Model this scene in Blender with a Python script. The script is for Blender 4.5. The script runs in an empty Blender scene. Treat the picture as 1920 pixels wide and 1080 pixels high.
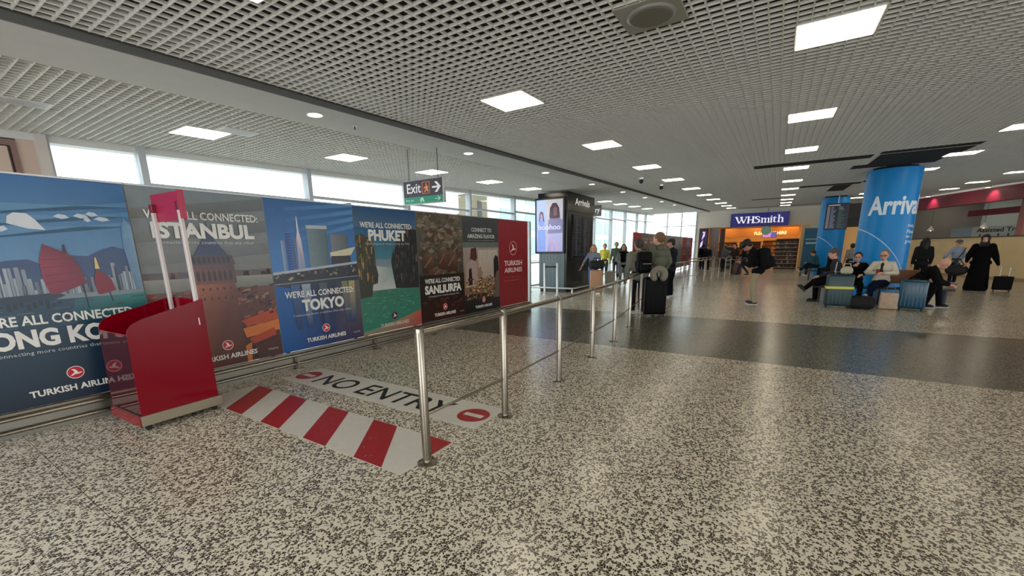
import bpy, bmesh, math, random
from mathutils import Vector, Matrix, Euler

# ------------------------------------------------------------------ camera, sky, exposure
SC = bpy.context.scene
COL = SC.collection
R_ = ((0.5282402140804893, -0.8489653676720326, -0.014835117852225589),
      (-0.1918116650055642, -0.10229189737365167, -0.9760863962270406),
      (0.827146033899693, 0.5184536355598145, -0.2168761544725908))
cam_d = bpy.data.cameras.new('camera')
cam = bpy.data.objects.new('camera', cam_d)
COL.objects.link(cam)
SC.camera = cam
rx, dn, fw = (Vector(v).normalized() for v in R_)
M = Matrix((rx, -dn, -fw)).transposed().to_4x4()
M.translation = (0, 0, 1.6)
cam.matrix_world = M
cam_d.sensor_width = 36.0
cam_d.lens = 775.3 / 1920 * 36
cam_d.shift_y = (641.1 - 540) / 1920
cam_d.clip_start = 0.05
cam_d.clip_end = 500

W = bpy.data.worlds.new('overcast_sky')
SC.world = W
W.use_nodes = True
bg = W.node_tree.nodes['Background']
bg.inputs[0].default_value = (0.93, 0.97, 1.0, 1)
bg.inputs[1].default_value = 3.6
SC.view_settings.view_transform = 'Standard'
SC.view_settings.look = 'None'
SC.view_settings.gamma = 1.0
SC.view_settings.exposure = 0.0
SC.view_settings.use_curve_mapping = False
PANEL_LIGHT = 10.0          # radiance of the ceiling light diffusers

PI = math.pi
SL = 0.02947               # the ceiling rises gently along the hall
def cz(X, base=3.28): return base + SL * X

# ------------------------------------------------------------------ helpers
def lin(c):
    return tuple(((v / 255) / 12.92 if v / 255 <= 0.04045 else ((v / 255 + 0.055) / 1.055) ** 2.4) for v in c[:3])

_m = {}
def mat(name, rgb, rough=0.5, metal=0.0, var=0.06, scale=6.0, spec=0.5, emit=0.0, ecol=None, bump=0.0):
    """principled material with a little procedural colour variation"""
    if name in _m: return _m[name]
    m = bpy.data.materials.new(name); m.use_nodes = True
    nt = m.node_tree; N = nt.nodes; L = nt.links
    b = N['Principled BSDF']
    c = lin(rgb)
    tc = N.new('ShaderNodeTexCoord'); nz = N.new('ShaderNodeTexNoise')
    nz.inputs['Scale'].default_value = scale; nz.inputs['Detail'].default_value = 4
    L.new(tc.outputs['Object'], nz.inputs['Vector'])
    mx = N.new('ShaderNodeMix'); mx.data_type = 'RGBA'
    mx.inputs[6].default_value = tuple(min(1, v * (1 - var)) for v in c) + (1,)
    mx.inputs[7].default_value = tuple(min(1, v * (1 + var)) for v in c) + (1,)
    L.new(nz.outputs['Fac'], mx.inputs[0]); L.new(mx.outputs[2], b.inputs['Base Color'])
    b.inputs['Roughness'].default_value = rough
    b.inputs['Metallic'].default_value = metal
    b.inputs['Specular IOR Level'].default_value = spec
    if bump:
        bp = N.new('ShaderNodeBump'); bp.inputs['Strength'].default_value = bump; bp.inputs['Distance'].default_value = 0.01
        L.new(nz.outputs['Fac'], bp.inputs['Height']); L.new(bp.outputs[0], b.inputs['Normal'])
    if emit:
        b.inputs['Emission Color'].default_value = lin(ecol or rgb) + (1,)
        b.inputs['Emission Strength'].default_value = emit
    _m[name] = m
    return m

def print_mat(name, rough=0.35, emit=0.0):
    if name in _m: return _m[name]
    m = bpy.data.materials.new(name); m.use_nodes = True
    nt = m.node_tree; N = nt.nodes; L = nt.links
    b = N['Principled BSDF']
    at = N.new('ShaderNodeAttribute'); at.attribute_name = 'ink'
    tc = N.new('ShaderNodeTexCoord'); nz = N.new('ShaderNodeTexNoise')
    nz.inputs['Scale'].default_value = 9; nz.inputs['Detail'].default_value = 5
    L.new(tc.outputs['Object'], nz.inputs['Vector'])
    mr = N.new('ShaderNodeMapRange'); mr.inputs['To Min'].default_value = 0.86; mr.inputs['To Max'].default_value = 1.14
    L.new(nz.outputs['Fac'], mr.inputs['Value'])
    mm = N.new('ShaderNodeVectorMath'); mm.operation = 'SCALE'
    L.new(at.outputs['Color'], mm.inputs[0]); L.new(mr.outputs['Result'], mm.inputs['Scale'])
    L.new(mm.outputs[0], b.inputs['Base Color'])
    b.inputs['Roughness'].default_value = rough
    if emit:
        L.new(at.outputs['Color'], b.inputs['Emission Color'])
        b.inputs['Emission Strength'].default_value = emit
    _m[name] = m
    return m

def link(o, parent=None):
    COL.objects.link(o)
    if parent is not None: o.parent = parent
    return o

def tag(o, label=None, cat=None, group=None, kind=None):
    if label: o['label'] = label
    if cat: o['category'] = cat
    if group: o['group'] = group
    if kind: o['kind'] = kind
    return o

def thing(name, label, cat, loc=(0, 0, 0), rz=0.0, group=None, rot=None):
    o = bpy.data.objects.new(name, None); o.empty_display_size = 0.1
    o.location = loc; o.rotation_euler = rot if rot else (0, 0, rz)
    COL.objects.link(o)
    return tag(o, label, cat, group)

def struct(o): o['kind'] = 'structure'; return o

class MB:
    """collects shapes; build() links them as ONE mesh object"""
    def __init__(s): s.bm = bmesh.new(); s.mi = 0
    def _mark(s, f0):
        for f in list(s.bm.faces)[f0:]: f.material_index = s.mi
    def box(s, a, b, bev=0.0, seg=1, mtx=None):
        f0 = len(s.bm.faces)
        c = [(a[i] + b[i]) / 2 for i in range(3)]; d = [abs(b[i] - a[i]) for i in range(3)]
        r = bmesh.ops.create_cube(s.bm, size=1, matrix=Matrix.Translation(c) @ Matrix.Diagonal((d[0], d[1], d[2], 1)))
        vs = r['verts']
        if bev:
            es = set(e for v in vs for e in v.link_edges)
            rr = bmesh.ops.bevel(s.bm, geom=list(es), offset=min(bev, min(d) * 0.49), segments=seg, affect='EDGES', profile=0.5)
            vs = list(set(v for f in rr['faces'] for v in f.verts) | set(v for v in vs if v.is_valid))
        if mtx: bmesh.ops.transform(s.bm, matrix=mtx, verts=[v for v in vs if v.is_valid])
        s._mark(f0) if not bev else None
        if bev and s.mi:
            for v in vs:
                if v.is_valid:
                    for f in v.link_faces: f.material_index = s.mi
        return s
    def tube(s, p0, p1, r0, r1=None, n=12, cap=True):
        f0 = len(s.bm.faces)
        r1 = r0 if r1 is None else r1
        p0 = Vector(p0); p1 = Vector(p1); d = p1 - p0
        if d.length < 1e-6: return s
        q = Vector((0, 0, 1)).rotation_difference(d.normalized()).to_matrix().to_4x4()
        bmesh.ops.create_cone(s.bm, cap_ends=cap, segments=n, radius1=max(r0, 1e-4), radius2=max(r1, 1e-4), depth=d.length,
                              matrix=Matrix.Translation((p0 + p1) / 2) @ q)
        s._mark(f0)
        return s
    def path(s, pts, r, n=10):
        for a, b in zip(pts, pts[1:]): s.tube(a, b, r, n=n)
        for p in pts[1:-1]: s.ball(p, (r, r, r), n=8)
        return s
    def ball(s, c, r, n=12, rot=None):
        f0 = len(s.bm.faces)
        m = Matrix.Translation(c)
        if rot is not None: m = m @ rot.to_4x4()
        bmesh.ops.create_uvsphere(s.bm, u_segments=n, v_segments=max(6, n * 2 // 3), radius=1, matrix=m @ Matrix.Diagonal((r[0], r[1], r[2], 1)))
        s._mark(f0)
        return s
    def lathe(s, prof, n=24, c=(0, 0)):
        f0 = len(s.bm.faces); rings = []
        for r, z in prof:
            rings.append([s.bm.verts.new((c[0] + r * math.cos(2 * PI * k / n), c[1] + r * math.sin(2 * PI * k / n), z)) for k in range(n)])
        for a, b in zip(rings, rings[1:]):
            for k in range(n): s.bm.faces.new((a[k], a[(k + 1) % n], b[(k + 1) % n], b[k]))
        s.bm.faces.new(rings[0][::-1]); s.bm.faces.new(rings[-1])
        s._mark(f0)
        return s
    def prism(s, pts, y0, y1):
        """outline in xz extruded along y"""
        f0 = len(s.bm.faces)
        a = [s.bm.verts.new((x, y0, z)) for x, z in pts]; b = [s.bm.verts.new((x, y1, z)) for x, z in pts]
        s.bm.faces.new(a); s.bm.faces.new(b[::-1])
        for k in range(len(pts)):
            j = (k + 1) % len(pts); s.bm.faces.new((a[j], a[k], b[k], b[j]))
        s._mark(f0)
        return s
    def mesh(s, name, mats, smooth=False):
        bmesh.ops.recalc_face_normals(s.bm, faces=s.bm.faces)
        me = bpy.data.meshes.new(name); s.bm.to_mesh(me); s.bm.free()
        for m in (mats if isinstance(mats, (list, tuple)) else [mats]): me.materials.append(m)
        if smooth:
            me.polygons.foreach_set('use_smooth', [True] * len(me.polygons))
            try: me.set_sharp_from_angle(angle=math.radians(40))
            except Exception: pass
        return me
    def build(s, name, mats, parent=None, smooth=False, loc=None):
        o = bpy.data.objects.new(name, s.mesh(name, mats, smooth))
        if loc: o.location = loc
        return link(o, parent)

def inst(name, me, parent=None, loc=(0, 0, 0), rot=(0, 0, 0), scale=None):
    o = bpy.data.objects.new(name, me); o.location = loc; o.rotation_euler = rot
    if scale: o.scale = scale
    return link(o, parent)

def copy_tree(o, parent=None):
    c = o.copy(); COL.objects.link(c); c.parent = parent
    for ch in [x for x in bpy.data.objects if x.parent == o and x is not c]: copy_tree(ch, c)
    return c

# a scratch scene in which text and remeshed bodies are evaluated, thrown away at the end
TMP = bpy.data.scenes.new('scratch')
def evaluate(o):
    TMP.collection.objects.link(o)
    vl = TMP.view_layers[0]; vl.update()
    dg = vl.depsgraph; dg.update()
    me = bpy.data.meshes.new_from_object(o.evaluated_get(dg), depsgraph=dg)
    TMP.collection.objects.unlink(o)
    return me

_t = {}
def glyphs(s, bold=0.02, res=3):
    k = (s, bold, res)
    if k not in _t:
        cu = bpy.data.curves.new('lettering', 'FONT'); cu.body = s; cu.resolution_u = res; cu.offset = bold; cu.fill_mode = 'FRONT'
        o = bpy.data.objects.new('lettering', cu); me = evaluate(o)
        vs = [(v.co.x, v.co.y) for v in me.vertices]; fs = [tuple(p.vertices) for p in me.polygons]
        x0 = min(v[0] for v in vs); x1 = max(v[0] for v in vs); y0 = min(v[1] for v in vs); y1 = max(v[1] for v in vs)
        _t[k] = ([((x - x0) / (x1 - x0), (y - y0) / (y1 - y0)) for x, y in vs], fs, (x1 - x0) / (y1 - y0))
        bpy.data.objects.remove(o); bpy.data.curves.remove(cu); bpy.data.meshes.remove(me)
    return _t[k]

class Canvas:
    """a flat print: coloured shapes laid over each other by hair-thin steps; x right, z up, faces -y"""
    def __init__(s, w, h, step=0.0003): s.w = w; s.h = h; s.v = []; s.f = []; s.c = []; s.k = 1; s.step = step
    def poly(s, pts, col, cols=None, up=1):
        n = len(s.v); y = -s.step * s.k
        for x, z in pts: s.v.append((x * s.w, y, z * s.h))
        s.f.append(tuple(range(n, n + len(pts))))
        s.c += [lin(c) for c in (cols or [col] * len(pts))]
        s.k += up
        return s
    def rect(s, x0, z0, x1, z1, col, top=None, right=None, up=1):
        pts = [(x0, z0), (x1, z0), (x1, z1), (x0, z1)]
        if top: cols = [col, col, top, top]
        elif right: cols = [col, right, right, col]
        else: cols = None
        return s.poly(pts, col, cols, up)
    def text(s, t, x0, z0, x1, z1, col, bold=0.02, res=3):
        vs, fs, _ = glyphs(t, bold, res); n = len(s.v); y = -s.step * s.k
        for x, z in vs: s.v.append(((x0 + x * (x1 - x0)) * s.w, y, (z0 + z * (z1 - z0)) * s.h))
        s.f += [tuple(i + n for i in f) for f in fs]; s.c += [lin(col)] * len(vs); s.k += 1
        return s
    def disc(s, x, z, r, col, n=24):
        """r in metres"""
        return s.poly([(x + r / s.w * math.cos(2 * PI * k / n), z + r / s.h * math.sin(2 * PI * k / n)) for k in range(n)], col)
    def logo(s, x, z, r, ring=(235, 225, 220), red=(190, 30, 50)):
        s.disc(x, z, r, ring); s.disc(x, z, r * 0.9, red)
        q = lambda pts, c: s.poly([(x + a * r / s.w, z + b * r / s.h) for a, b in pts], c)
        q([(-.62, -.42), (-.1, .02), (-.25, .38), (-.42, .6), (-.02, .5), (.2, .2), (.28, -.08), (.62, -.02), (.72, -.16), (.3, -.3), (-.1, -.28), (-.45, -.5)], (240, 236, 232))
        return s
    def build(s, name, parent=None, m=None, mtx=None):
        me = bpy.data.meshes.new(name); me.from_pydata(s.v, [], s.f)
        ca = me.color_attributes.new('ink', 'FLOAT_COLOR', 'POINT')
        ca.data.foreach_set('color', [x for c in s.c for x in (c[0], c[1], c[2], 1.0)])
        me.materials.append(m or print_mat('printed_vinyl'))
        o = bpy.data.objects.new(name, me)
        if mtx is not None: o.matrix_local = mtx
        return link(o, parent)

STEEL = mat('brushed_steel', (158, 150, 137), 0.24, 1.0, 0.1, 30)
ALU = mat('pale_aluminium', (190, 192, 194), 0.35, 0.7, 0.05)
WHITE = mat('white_paint', (214, 214, 210), 0.5)
BLACK = mat('black_plastic', (14, 14, 16), 0.45)
DARKM = mat('dark_metal', (48, 48, 50), 0.4, 0.6)

# ------------------------------------------------------------------ floor
def floor_material():
    m = bpy.data.materials.new('speckled_terrazzo'); m.use_nodes = True
    nt = m.node_tree; N = nt.nodes; L = nt.links; b = N['Principled BSDF']
    tc = N.new('ShaderNodeTexCoord')
    nz = N.new('ShaderNodeTexNoise'); nz.inputs['Scale'].default_value = 55; nz.inputs['Detail'].default_value = 2
    L.new(tc.outputs['Object'], nz.inputs['Vector'])
    sub = N.new('ShaderNodeVectorMath'); sub.operation = 'SUBTRACT'; sub.inputs[1].default_value = (.5, .5, .5)
    L.new(nz.outputs['Color'], sub.inputs[0])
    sc = N.new('ShaderNodeVectorMath'); sc.operation = 'SCALE'; sc.inputs['Scale'].default_value = 0.013
    L.new(sub.outputs[0], sc.inputs[0])
    ad = N.new('ShaderNodeVectorMath'); ad.operation = 'ADD'
    L.new(tc.outputs['Object'], ad.inputs[0]); L.new(sc.outputs[0], ad.inputs[1])
    def math_(op, a, bv):
        n = N.new('ShaderNodeMath'); n.operation = op
        for i, v in enumerate((a, bv)):
            if isinstance(v, (int, float)): n.inputs[i].default_value = v
            elif v is not None: L.new(v, n.inputs[i])
        return n.outputs[0]
    masks = []
    for s_, prob, edge in ((62, 0.40, 0.08), (110, 0.24, 0.09)):
        v = N.new('ShaderNodeTexVoronoi'); v.voronoi_dimensions = '2D'; v.inputs['Scale'].default_value = s_
        e = N.new('ShaderNodeTexVoronoi'); e.voronoi_dimensions = '2D'; e.feature = 'DISTANCE_TO_EDGE'; e.inputs['Scale'].default_value = s_
        L.new(ad.outputs[0], v.inputs['Vector']); L.new(ad.outputs[0], e.inputs['Vector'])
        sp = N.new('ShaderNodeSeparateColor'); L.new(v.outputs['Color'], sp.inputs[0])
        masks.append((math_('MULTIPLY', math_('LESS_THAN', sp.outputs[0], prob), math_('GREATER_THAN', e.outputs['Distance'], edge)), sp.outputs[1]))
    chips = math_('MAXIMUM', masks[0][0], masks[1][0])
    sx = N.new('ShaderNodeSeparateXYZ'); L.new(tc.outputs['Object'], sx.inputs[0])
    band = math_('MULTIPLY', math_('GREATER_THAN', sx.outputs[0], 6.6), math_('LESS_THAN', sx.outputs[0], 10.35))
    def mix(f, a, c):
        n = N.new('ShaderNodeMix'); n.data_type = 'RGBA'
        L.new(f, n.inputs[0])
        for i, v in ((6, a), (7, c)):
            if isinstance(v, tuple): n.inputs[i].default_value = lin(v) + (1,)
            else: L.new(v, n.inputs[i])
        return n.outputs[2]
    big = N.new('ShaderNodeTexNoise'); big.inputs['Scale'].default_value = 0.8; big.inputs['Detail'].default_value = 3
    L.new(tc.outputs['Object'], big.inputs['Vector'])
    base = mix(big.outputs['Fac'], (210, 200, 180), (228, 220, 202))
    chipc = mix(masks[0][1], (34, 27, 22), (88, 78, 66))
    light = mix(chips, base, chipc)
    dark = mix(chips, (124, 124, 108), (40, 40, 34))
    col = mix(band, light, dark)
    # thin joint strips every six metres
    jx = math_('ABSOLUTE', math_('SUBTRACT', math_('FRACT', math_('DIVIDE', math_('ADD', sx.outputs[0], 5.4), 6.0), None), 0.0), None)
    j = math_('LESS_THAN', jx, 0.0007)
    col = mix(j, col, (70, 62, 52))
    L.new(col, b.inputs['Base Color'])
    rr = N.new('ShaderNodeMapRange'); rr.inputs['To Min'].default_value = 0.17; rr.inputs['To Max'].default_value = 0.30
    L.new(big.outputs['Fac'], rr.inputs['Value']); L.new(rr.outputs[0], b.inputs['Roughness'])
    return m
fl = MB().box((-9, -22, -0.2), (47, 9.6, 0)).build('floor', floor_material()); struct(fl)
og = MB().box((-60, 9.6, -0.3), (160, 120, -0.05)).build('outside_ground', mat('pale_concrete', (190, 190, 186), 0.9)); struct(og)

# ------------------------------------------------------------------ ceilings
SLATM = mat('ceiling_slat_white', (226, 226, 220), 0.5)
VOID = mat('ceiling_void_dark', (26, 25, 22), 0.9)
tilt = -math.atan(SL)
def ceil_root(name, ya, yb, x0=-3.0, x1=38.0):
    o = MB().box((x0, ya, 0.32), (x1, yb, 0.42)).build(name, VOID)
    o.location = (0, 0, 3.28); o.rotation_euler = (0, tilt, 0)
    return struct(o)
main = ceil_root('ceiling', -21, 4.9)
left = ceil_root('ceiling', 5.6, 9.5)
xb = {}
def slats(root, ya, yb, x0, x1, nearx, neary):
    """an open grid of 100 mm cells; the nearest slats are objects, the rest one joined part"""
    lx = MB().box((x0, -0.005, 0), (x1, 0.005, 0.024)).mesh('slat', SLATM)
    ly = MB().box((-0.005, ya, 0), (0.005, yb, 0.024)).mesh('slat', SLATM)
    far = MB(); n = 0
    y = yb - 0.02
    while y > ya:
        if neary[0] < y < neary[1]: inst('slat', lx, root, (0, y, 0)); n += 1
        else: far.box((x0, y - 0.005, 0), (x1, y + 0.005, 0.024))
        y -= 0.1
    x = x0
    while x < x1:
        if nearx[0] < x < nearx[1]: inst('slat', ly, root, (x, 0, 0.0005)); n += 1
        else: far.box((x - 0.005, ya, 0.0005), (x + 0.005, yb, 0.0245))
        x += 0.1
    o = far.build('distant_slats', SLATM, root); o['kind'] = 'stuff'
    return n
n1 = slats(main, -21, 4.76, -3, 38, (0.4, 14.4), (-2.0, 4.8))
n2 = slats(left, 5.66, 9.24, -3, 38, (0.6, 6.6), (5.6, 7.2))

sof = MB().box((-3, 4.83, -0.06), (38, 5.65, 0.30)).build('ceiling', mat('soffit_plaster', (196, 196, 192), 0.7))
sof.location = (0, 0, 3.28); sof.rotation_euler = (0, tilt, 0); struct(sof)
fas = MB().box((-3, 4.81, -0.06), (38, 4.829, 0.1)).build('trim_1', mat('shadow_gap_grey', (92, 92, 90), 0.7))
fas.location = (0, 0, 3.28); fas.rotation_euler = (0, tilt, 0); struct(fas)

LENS = mat('light_diffuser', (250, 240, 214), 0.6, emit=PANEL_LIGHT, ecol=(255, 241, 214))
lf = MB().box((-0.3, -0.3, -0.004), (0.3, 0.3, 0.05)).mesh('housing', WHITE)
ld = MB().box((-0.285, -0.285, -0.008), (0.285, 0.285, -0.0045)).mesh('diffuser', LENS)
def light(X, Y, label, group):
    t = thing('ceiling_light', label, 'ceiling light', (X, Y, cz(X)), group=group, rot=(0, tilt, 0))
    inst('housing', lf, t); inst('diffuser', ld, t)
ordn = ['first', 'second', 'third', 'fourth', 'fifth', 'sixth', 'seventh', 'eighth', 'ninth', 'tenth', 'eleventh', 'twelfth']
for k, X in enumerate([1.64, 4.89, 8.12, 11.4, 14.6, 17.96, 21.4, 24.6, 28.1, 31.3, 34.5]):
    light(X, 3.0, 'warm square light panel, %s from the camera in the row beside the soffit' % ordn[k], 'light panels in the row beside the soffit')
for k, X in enumerate([4.98, 8.24, 11.47, 14.6, 18.2, 21.56, 25.2, 28.6, 31.8, 35.0]):
    light(X, -0.25, 'warm square light panel, %s from the camera in the row leading to the shop' % ordn[k], 'light panels in the middle row')
for k, X in enumerate([11.66, 14.9, 18.1, 21.4, 24.6, 27.9, 31.2]):
    light(X, -3.6, 'warm square light panel, %s from the camera in the row above the blue pillars' % ordn[k], 'light panels in the row above the pillars')
for k, X in enumerate([16.0, 21.64, 25.2, 28.6]):
    light(X, -6.7, 'warm square light panel, %s from the camera in the row nearest the red beam' % ordn[k], 'light panels near the red beam')
for k, X in enumerate([3.25, 5.8, 8.28, 10.8, 13.3, 15.8, 18.3, 20.8, 23.3, 26.0, 29.0]):
    light(X, 7.47, 'pale light panel in the window-side ceiling, %s from the camera' % ordn[k], 'light panels in the window-side ceiling')
# rows out of view that light the hall behind the camera
for X, w_ in ((1.7, 'above the camera'), (-1.6, 'behind the camera')):
    light(X, -0.25, 'warm square light panel just ' + w_, 'light panels overhead')
for X, w_ in ((8.4, 'third'), (5.1, 'second'), (1.8, 'nearest')):
    light(X, -3.6, 'warm square light panel out of view to the right, %s along its row' % w_, 'light panels overhead')

def downlight(X, k):
    t = thing('downlight', 'round recessed downlight in the plaster soffit, %s from the camera' % ordn[k], 'downlight', (X, 5.18, cz(X, 3.22)), group='round downlights along the soffit', rot=(0, tilt, 0))
    MB().lathe([(0.105, -0.006), (0.105, 0.02), (0.085, 0.03)], 24).build('trim_ring', WHITE, t)
    MB().lathe([(0.086, -0.009), (0.086, -0.0065)], 24).build('lens', mat('downlight_lens', (255, 250, 235), 0.5, emit=6.0, ecol=(255, 246, 225)), t)
for k, X in enumerate([3.6, 6.8, 10.0, 13.2, 16.4, 19.6, 22.8, 26.0]): downlight(X, k)

sp = thing('ceiling_speaker', 'square grey plate with round loudspeaker set in the ceiling grid, top of view', 'speaker', (3.76, 1.02, cz(3.76)), rot=(0, tilt, 0))
MB().box((-0.24, -0.24, -0.006), (0.24, 0.24, 0.03), 0.004).build('plate', mat('speaker_plate', (150, 148, 138), 0.5), sp)
MB().lathe([(0.17, -0.02), (0.185, -0.012), (0.185, -0.0065)], 36).build('rim', ALU, sp)
MB().lathe([(0.15, -0.026), (0.165, -0.0205)], 36).build('grille', mat('speaker_grille', (112, 108, 98), 0.7), sp)
for (X, Y, lb) in ((1.45, 7.45, 'pale vent plate in the window-side grid, at the left edge of view'), (3.55, 7.0, 'pale vent plate beside the nearest window-side light panel')):
    t = thing('ceiling_vent', lb, 'vent', (X, Y, cz(X)), rot=(0, tilt, 0))
    MB().box((-0.25, -0.15, -0.006), (0.25, 0.15, 0.02)).build('plate', WHITE, t)
    for i in range(4): MB().box((-0.21, -0.11 + i * 0.065, -0.012), (0.21, -0.095 + i * 0.065, -0.0062)).build('louvre', ALU, t)
t = thing('sprinkler', 'small sprinkler head under the plaster soffit', 'sprinkler', (4.22, 5.2, cz(4.22, 3.22)))
MB().lathe([(0.03, -0.01), (0.03, 0)], 14).build('collar', ALU, t)
MB().tube((0, 0, -0.05), (0, 0, -0.01), 0.008).lathe([(0.018, -0.055), (0.018, -0.05)], 12).build('nozzle', DARKM, t)
for X, Y, lb in ((13.2, 3.62, 'dark dome camera under the ceiling, nearer of two'), (15.5, 3.56, 'dark dome camera under the ceiling, farther of two')):
    t = thing('security_camera', lb, 'camera', (X, Y, cz(X)))
    MB().box((-0.2, -0.2, -0.012), (0.2, 0.2, 0.0)).build('plate', WHITE, t)
    MB().tube((0, 0, -0.07), (0, 0, -0.0125), 0.07, 0.08).build('mount', ALU, t)
    MB().ball((0, 0, -0.11), (0.065, 0.065, 0.075)).build('dome', BLACK, t)

# flat black boxes paint the darkness of ceiling slots around the pillars
we2 = MB().box((38.0, -14, 0), (38.3, -3.45, 4.6)).build('wall_end', mat('far_wall_grey', (92, 90, 88), 0.7)); struct(we2)
SLOT = mat('slot_shade_black', (16, 15, 15), 0.9)
for k, (xa, xb_, ya, yb) in enumerate([(13.45, 14.0, -1.75, 0.72), (13.15, 13.5, -3.5, -1.85), (13.6, 15.4, -3.5, -1.9), (15.4, 16.2, -3.4, -1.6), (20.8, 21.5, -2.5, -0.57), (26.9, 27.4, 0.05, 1.4), (21.6, 24.6, -2.3, -1.7), (17.2, 21.0, -3.0, -2.5), (35.4, 35.9, -3.2, 2.6)]):
    o = MB().box((xa, ya, -0.003), (xb_, yb, 0.05)).build('ceiling_slot_shade', SLOT)
    o.location = (0, 0, 3.28); o.rotation_euler = (0, tilt, 0); struct(o)

# ------------------------------------------------------------------ window wall on the left
def glass_mat(name='window_glass', tint=(0.93, 0.97, 0.97)):
    m = bpy.data.materials.new(name); m.use_nodes = True
    nt = m.node_tree; N = nt.nodes; L = nt.links; N.remove(N['Principled BSDF'])
    tr = N.new('ShaderNodeBsdfTransparent'); gl = N.new('ShaderNodeBsdfGlossy'); gl.inputs['Roughness'].default_value = 0.02
    nz = N.new('ShaderNodeTexNoise'); nz.inputs['Scale'].default_value = 1.5
    mx0 = N.new('ShaderNodeMix'); mx0.data_type = 'RGBA'; L.new(nz.outputs['Fac'], mx0.inputs[0])
    mx0.inputs[6].default_value = tint + (1,); mx0.inputs[7].default_value = tuple(min(1, v * 1.03) for v in tint) + (1,)
    L.new(mx0.outputs[2], tr.inputs[0])
    lw = N.new('ShaderNodeLayerWeight'); lw.inputs[0].default_value = 0.5
    pw = N.new('ShaderNodeMath'); pw.operation = 'POWER'; pw.inputs[1].default_value = 5; L.new(lw.outputs['Facing'], pw.inputs[0])
    fr = N.new('ShaderNodeMath'); fr.operation = 'MULTIPLY_ADD'; fr.inputs[1].default_value = 0.5; fr.inputs[2].default_value = 0.03; L.new(pw.outputs[0], fr.inputs[0])
    mx = N.new('ShaderNodeMixShader'); L.new(fr.outputs[0], mx.inputs[0]); L.new(tr.outputs[0], mx.inputs[1]); L.new(gl.outputs[0], mx.inputs[2])
    L.new(mx.outputs[0], N['Material Output'].inputs[0])
    return m
GLASS = glass_mat()
FRAME = mat('window_frame_pale', (178, 184, 190), 0.45)
WY = 9.25
edges = [1.93, 3.05, 6.05, 9.1, 12.05, 15.0, 18.0, 21.0, 24.0, 27.0, 30.0, 33.0, 35.5, 38.0]
for i, (xa, xc) in enumerate(zip(edges, edges[1:])):
    w = bpy.data.objects.new('window_%d' % (i + 1), None); w.location = (xa, WY, 0); COL.objects.link(w); struct(w)
    tz = 2.69 + SL * xa; top = cz(xa, 3.22); d = xc - xa
    MB().box((0.05, -0.006, 0.05), (d - 0.05, 0.006, tz - 0.03)).build('lower_pane', GLASS, w)
    MB().box((0.05, -0.006, tz + 0.03), (d - 0.05, 0.006, top + 0.1)).build('upper_pane', GLASS, w)
    MB().box((-0.05, -0.1, 0), (0.05, 0.1, top + 0.1)).build('mullion', FRAME, w)
    MB().box((0.051, -0.05, tz - 0.03), (d - 0.051, 0.05, tz + 0.03)).build('transom', FRAME, w)
    MB().box((0.051, -0.05, 0), (d - 0.051, 0.05, 0.05)).box((0.051, -0.04, 1.0), (d - 0.051, 0.04, 1.05)).build('sill', FRAME, w)
hd = MB().box((-3, 9.2, -0.1), (38, 9.45, 0.35)).build('trim_2', WHITE); hd.location = (0, 0, 3.28); hd.rotation_euler = (0, tilt, 0); struct(hd)
BEI = mat('beige_laminate', (206, 184, 168), 0.5)
wl = MB().box((-9, 9.3, 0), (0.3, 9.6, 3.5)).box((0.3, 9.345, 0), (1.84, 9.6, 3.5)).box((1.84, 9.12, 0), (1.95, 9.6, 3.33)).build('wall_left', mat('warm_white_wall', (205, 196, 190), 0.6)); struct(wl)
dr = bpy.data.objects.new('door_1', None); dr.location = (0.3, 9.25, 0); COL.objects.link(dr); struct(dr)
MB().box((0.0, 0, 0), (0.62, 0.06, 3.12)).build('door_leaf', BEI, dr)
MB().box((0.65, 0, 0), (1.27, 0.06, 3.12)).build('door_leaf', BEI, dr)
MB().box((1.30, -0.03, 0), (1.36, 0.08, 3.2)).box((0, -0.03, 3.13), (1.3, 0.08, 3.2)).build('door_frame', mat('brown_door_frame', (134, 104, 96), 0.5), dr)
MB().box((1.365, 0.0, 0), (1.54, 0.1, 3.3)).build('side_panel', BEI, dr)
# glazed end wall beside the shop
for k, (ya, yb) in enumerate([(5.75, 6.9), (6.9, 8.05), (8.05, 9.2)]):
    w = bpy.data.objects.new('window_%d' % (14 + k), None); w.location = (38.0, ya, 0); COL.objects.link(w); struct(w)
    d = yb - ya
    for z0, z1 in ((0.05, 2.0), (2.06, 3.3), (3.36, 4.35)): MB().box((-0.006, 0.04, z0), (0.006, d - 0.04, z1)).build('pane', GLASS, w)
    MB().box((-0.05, -0.04, 0), (0.05, 0.04, 4.4)).box((-0.04, 0.041, 2.0), (0.04, d - 0.041, 2.06)).box((-0.04, 0.041, 3.3), (0.04, d - 0.041, 3.36)).build('mullion', FRAME, w)

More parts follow.
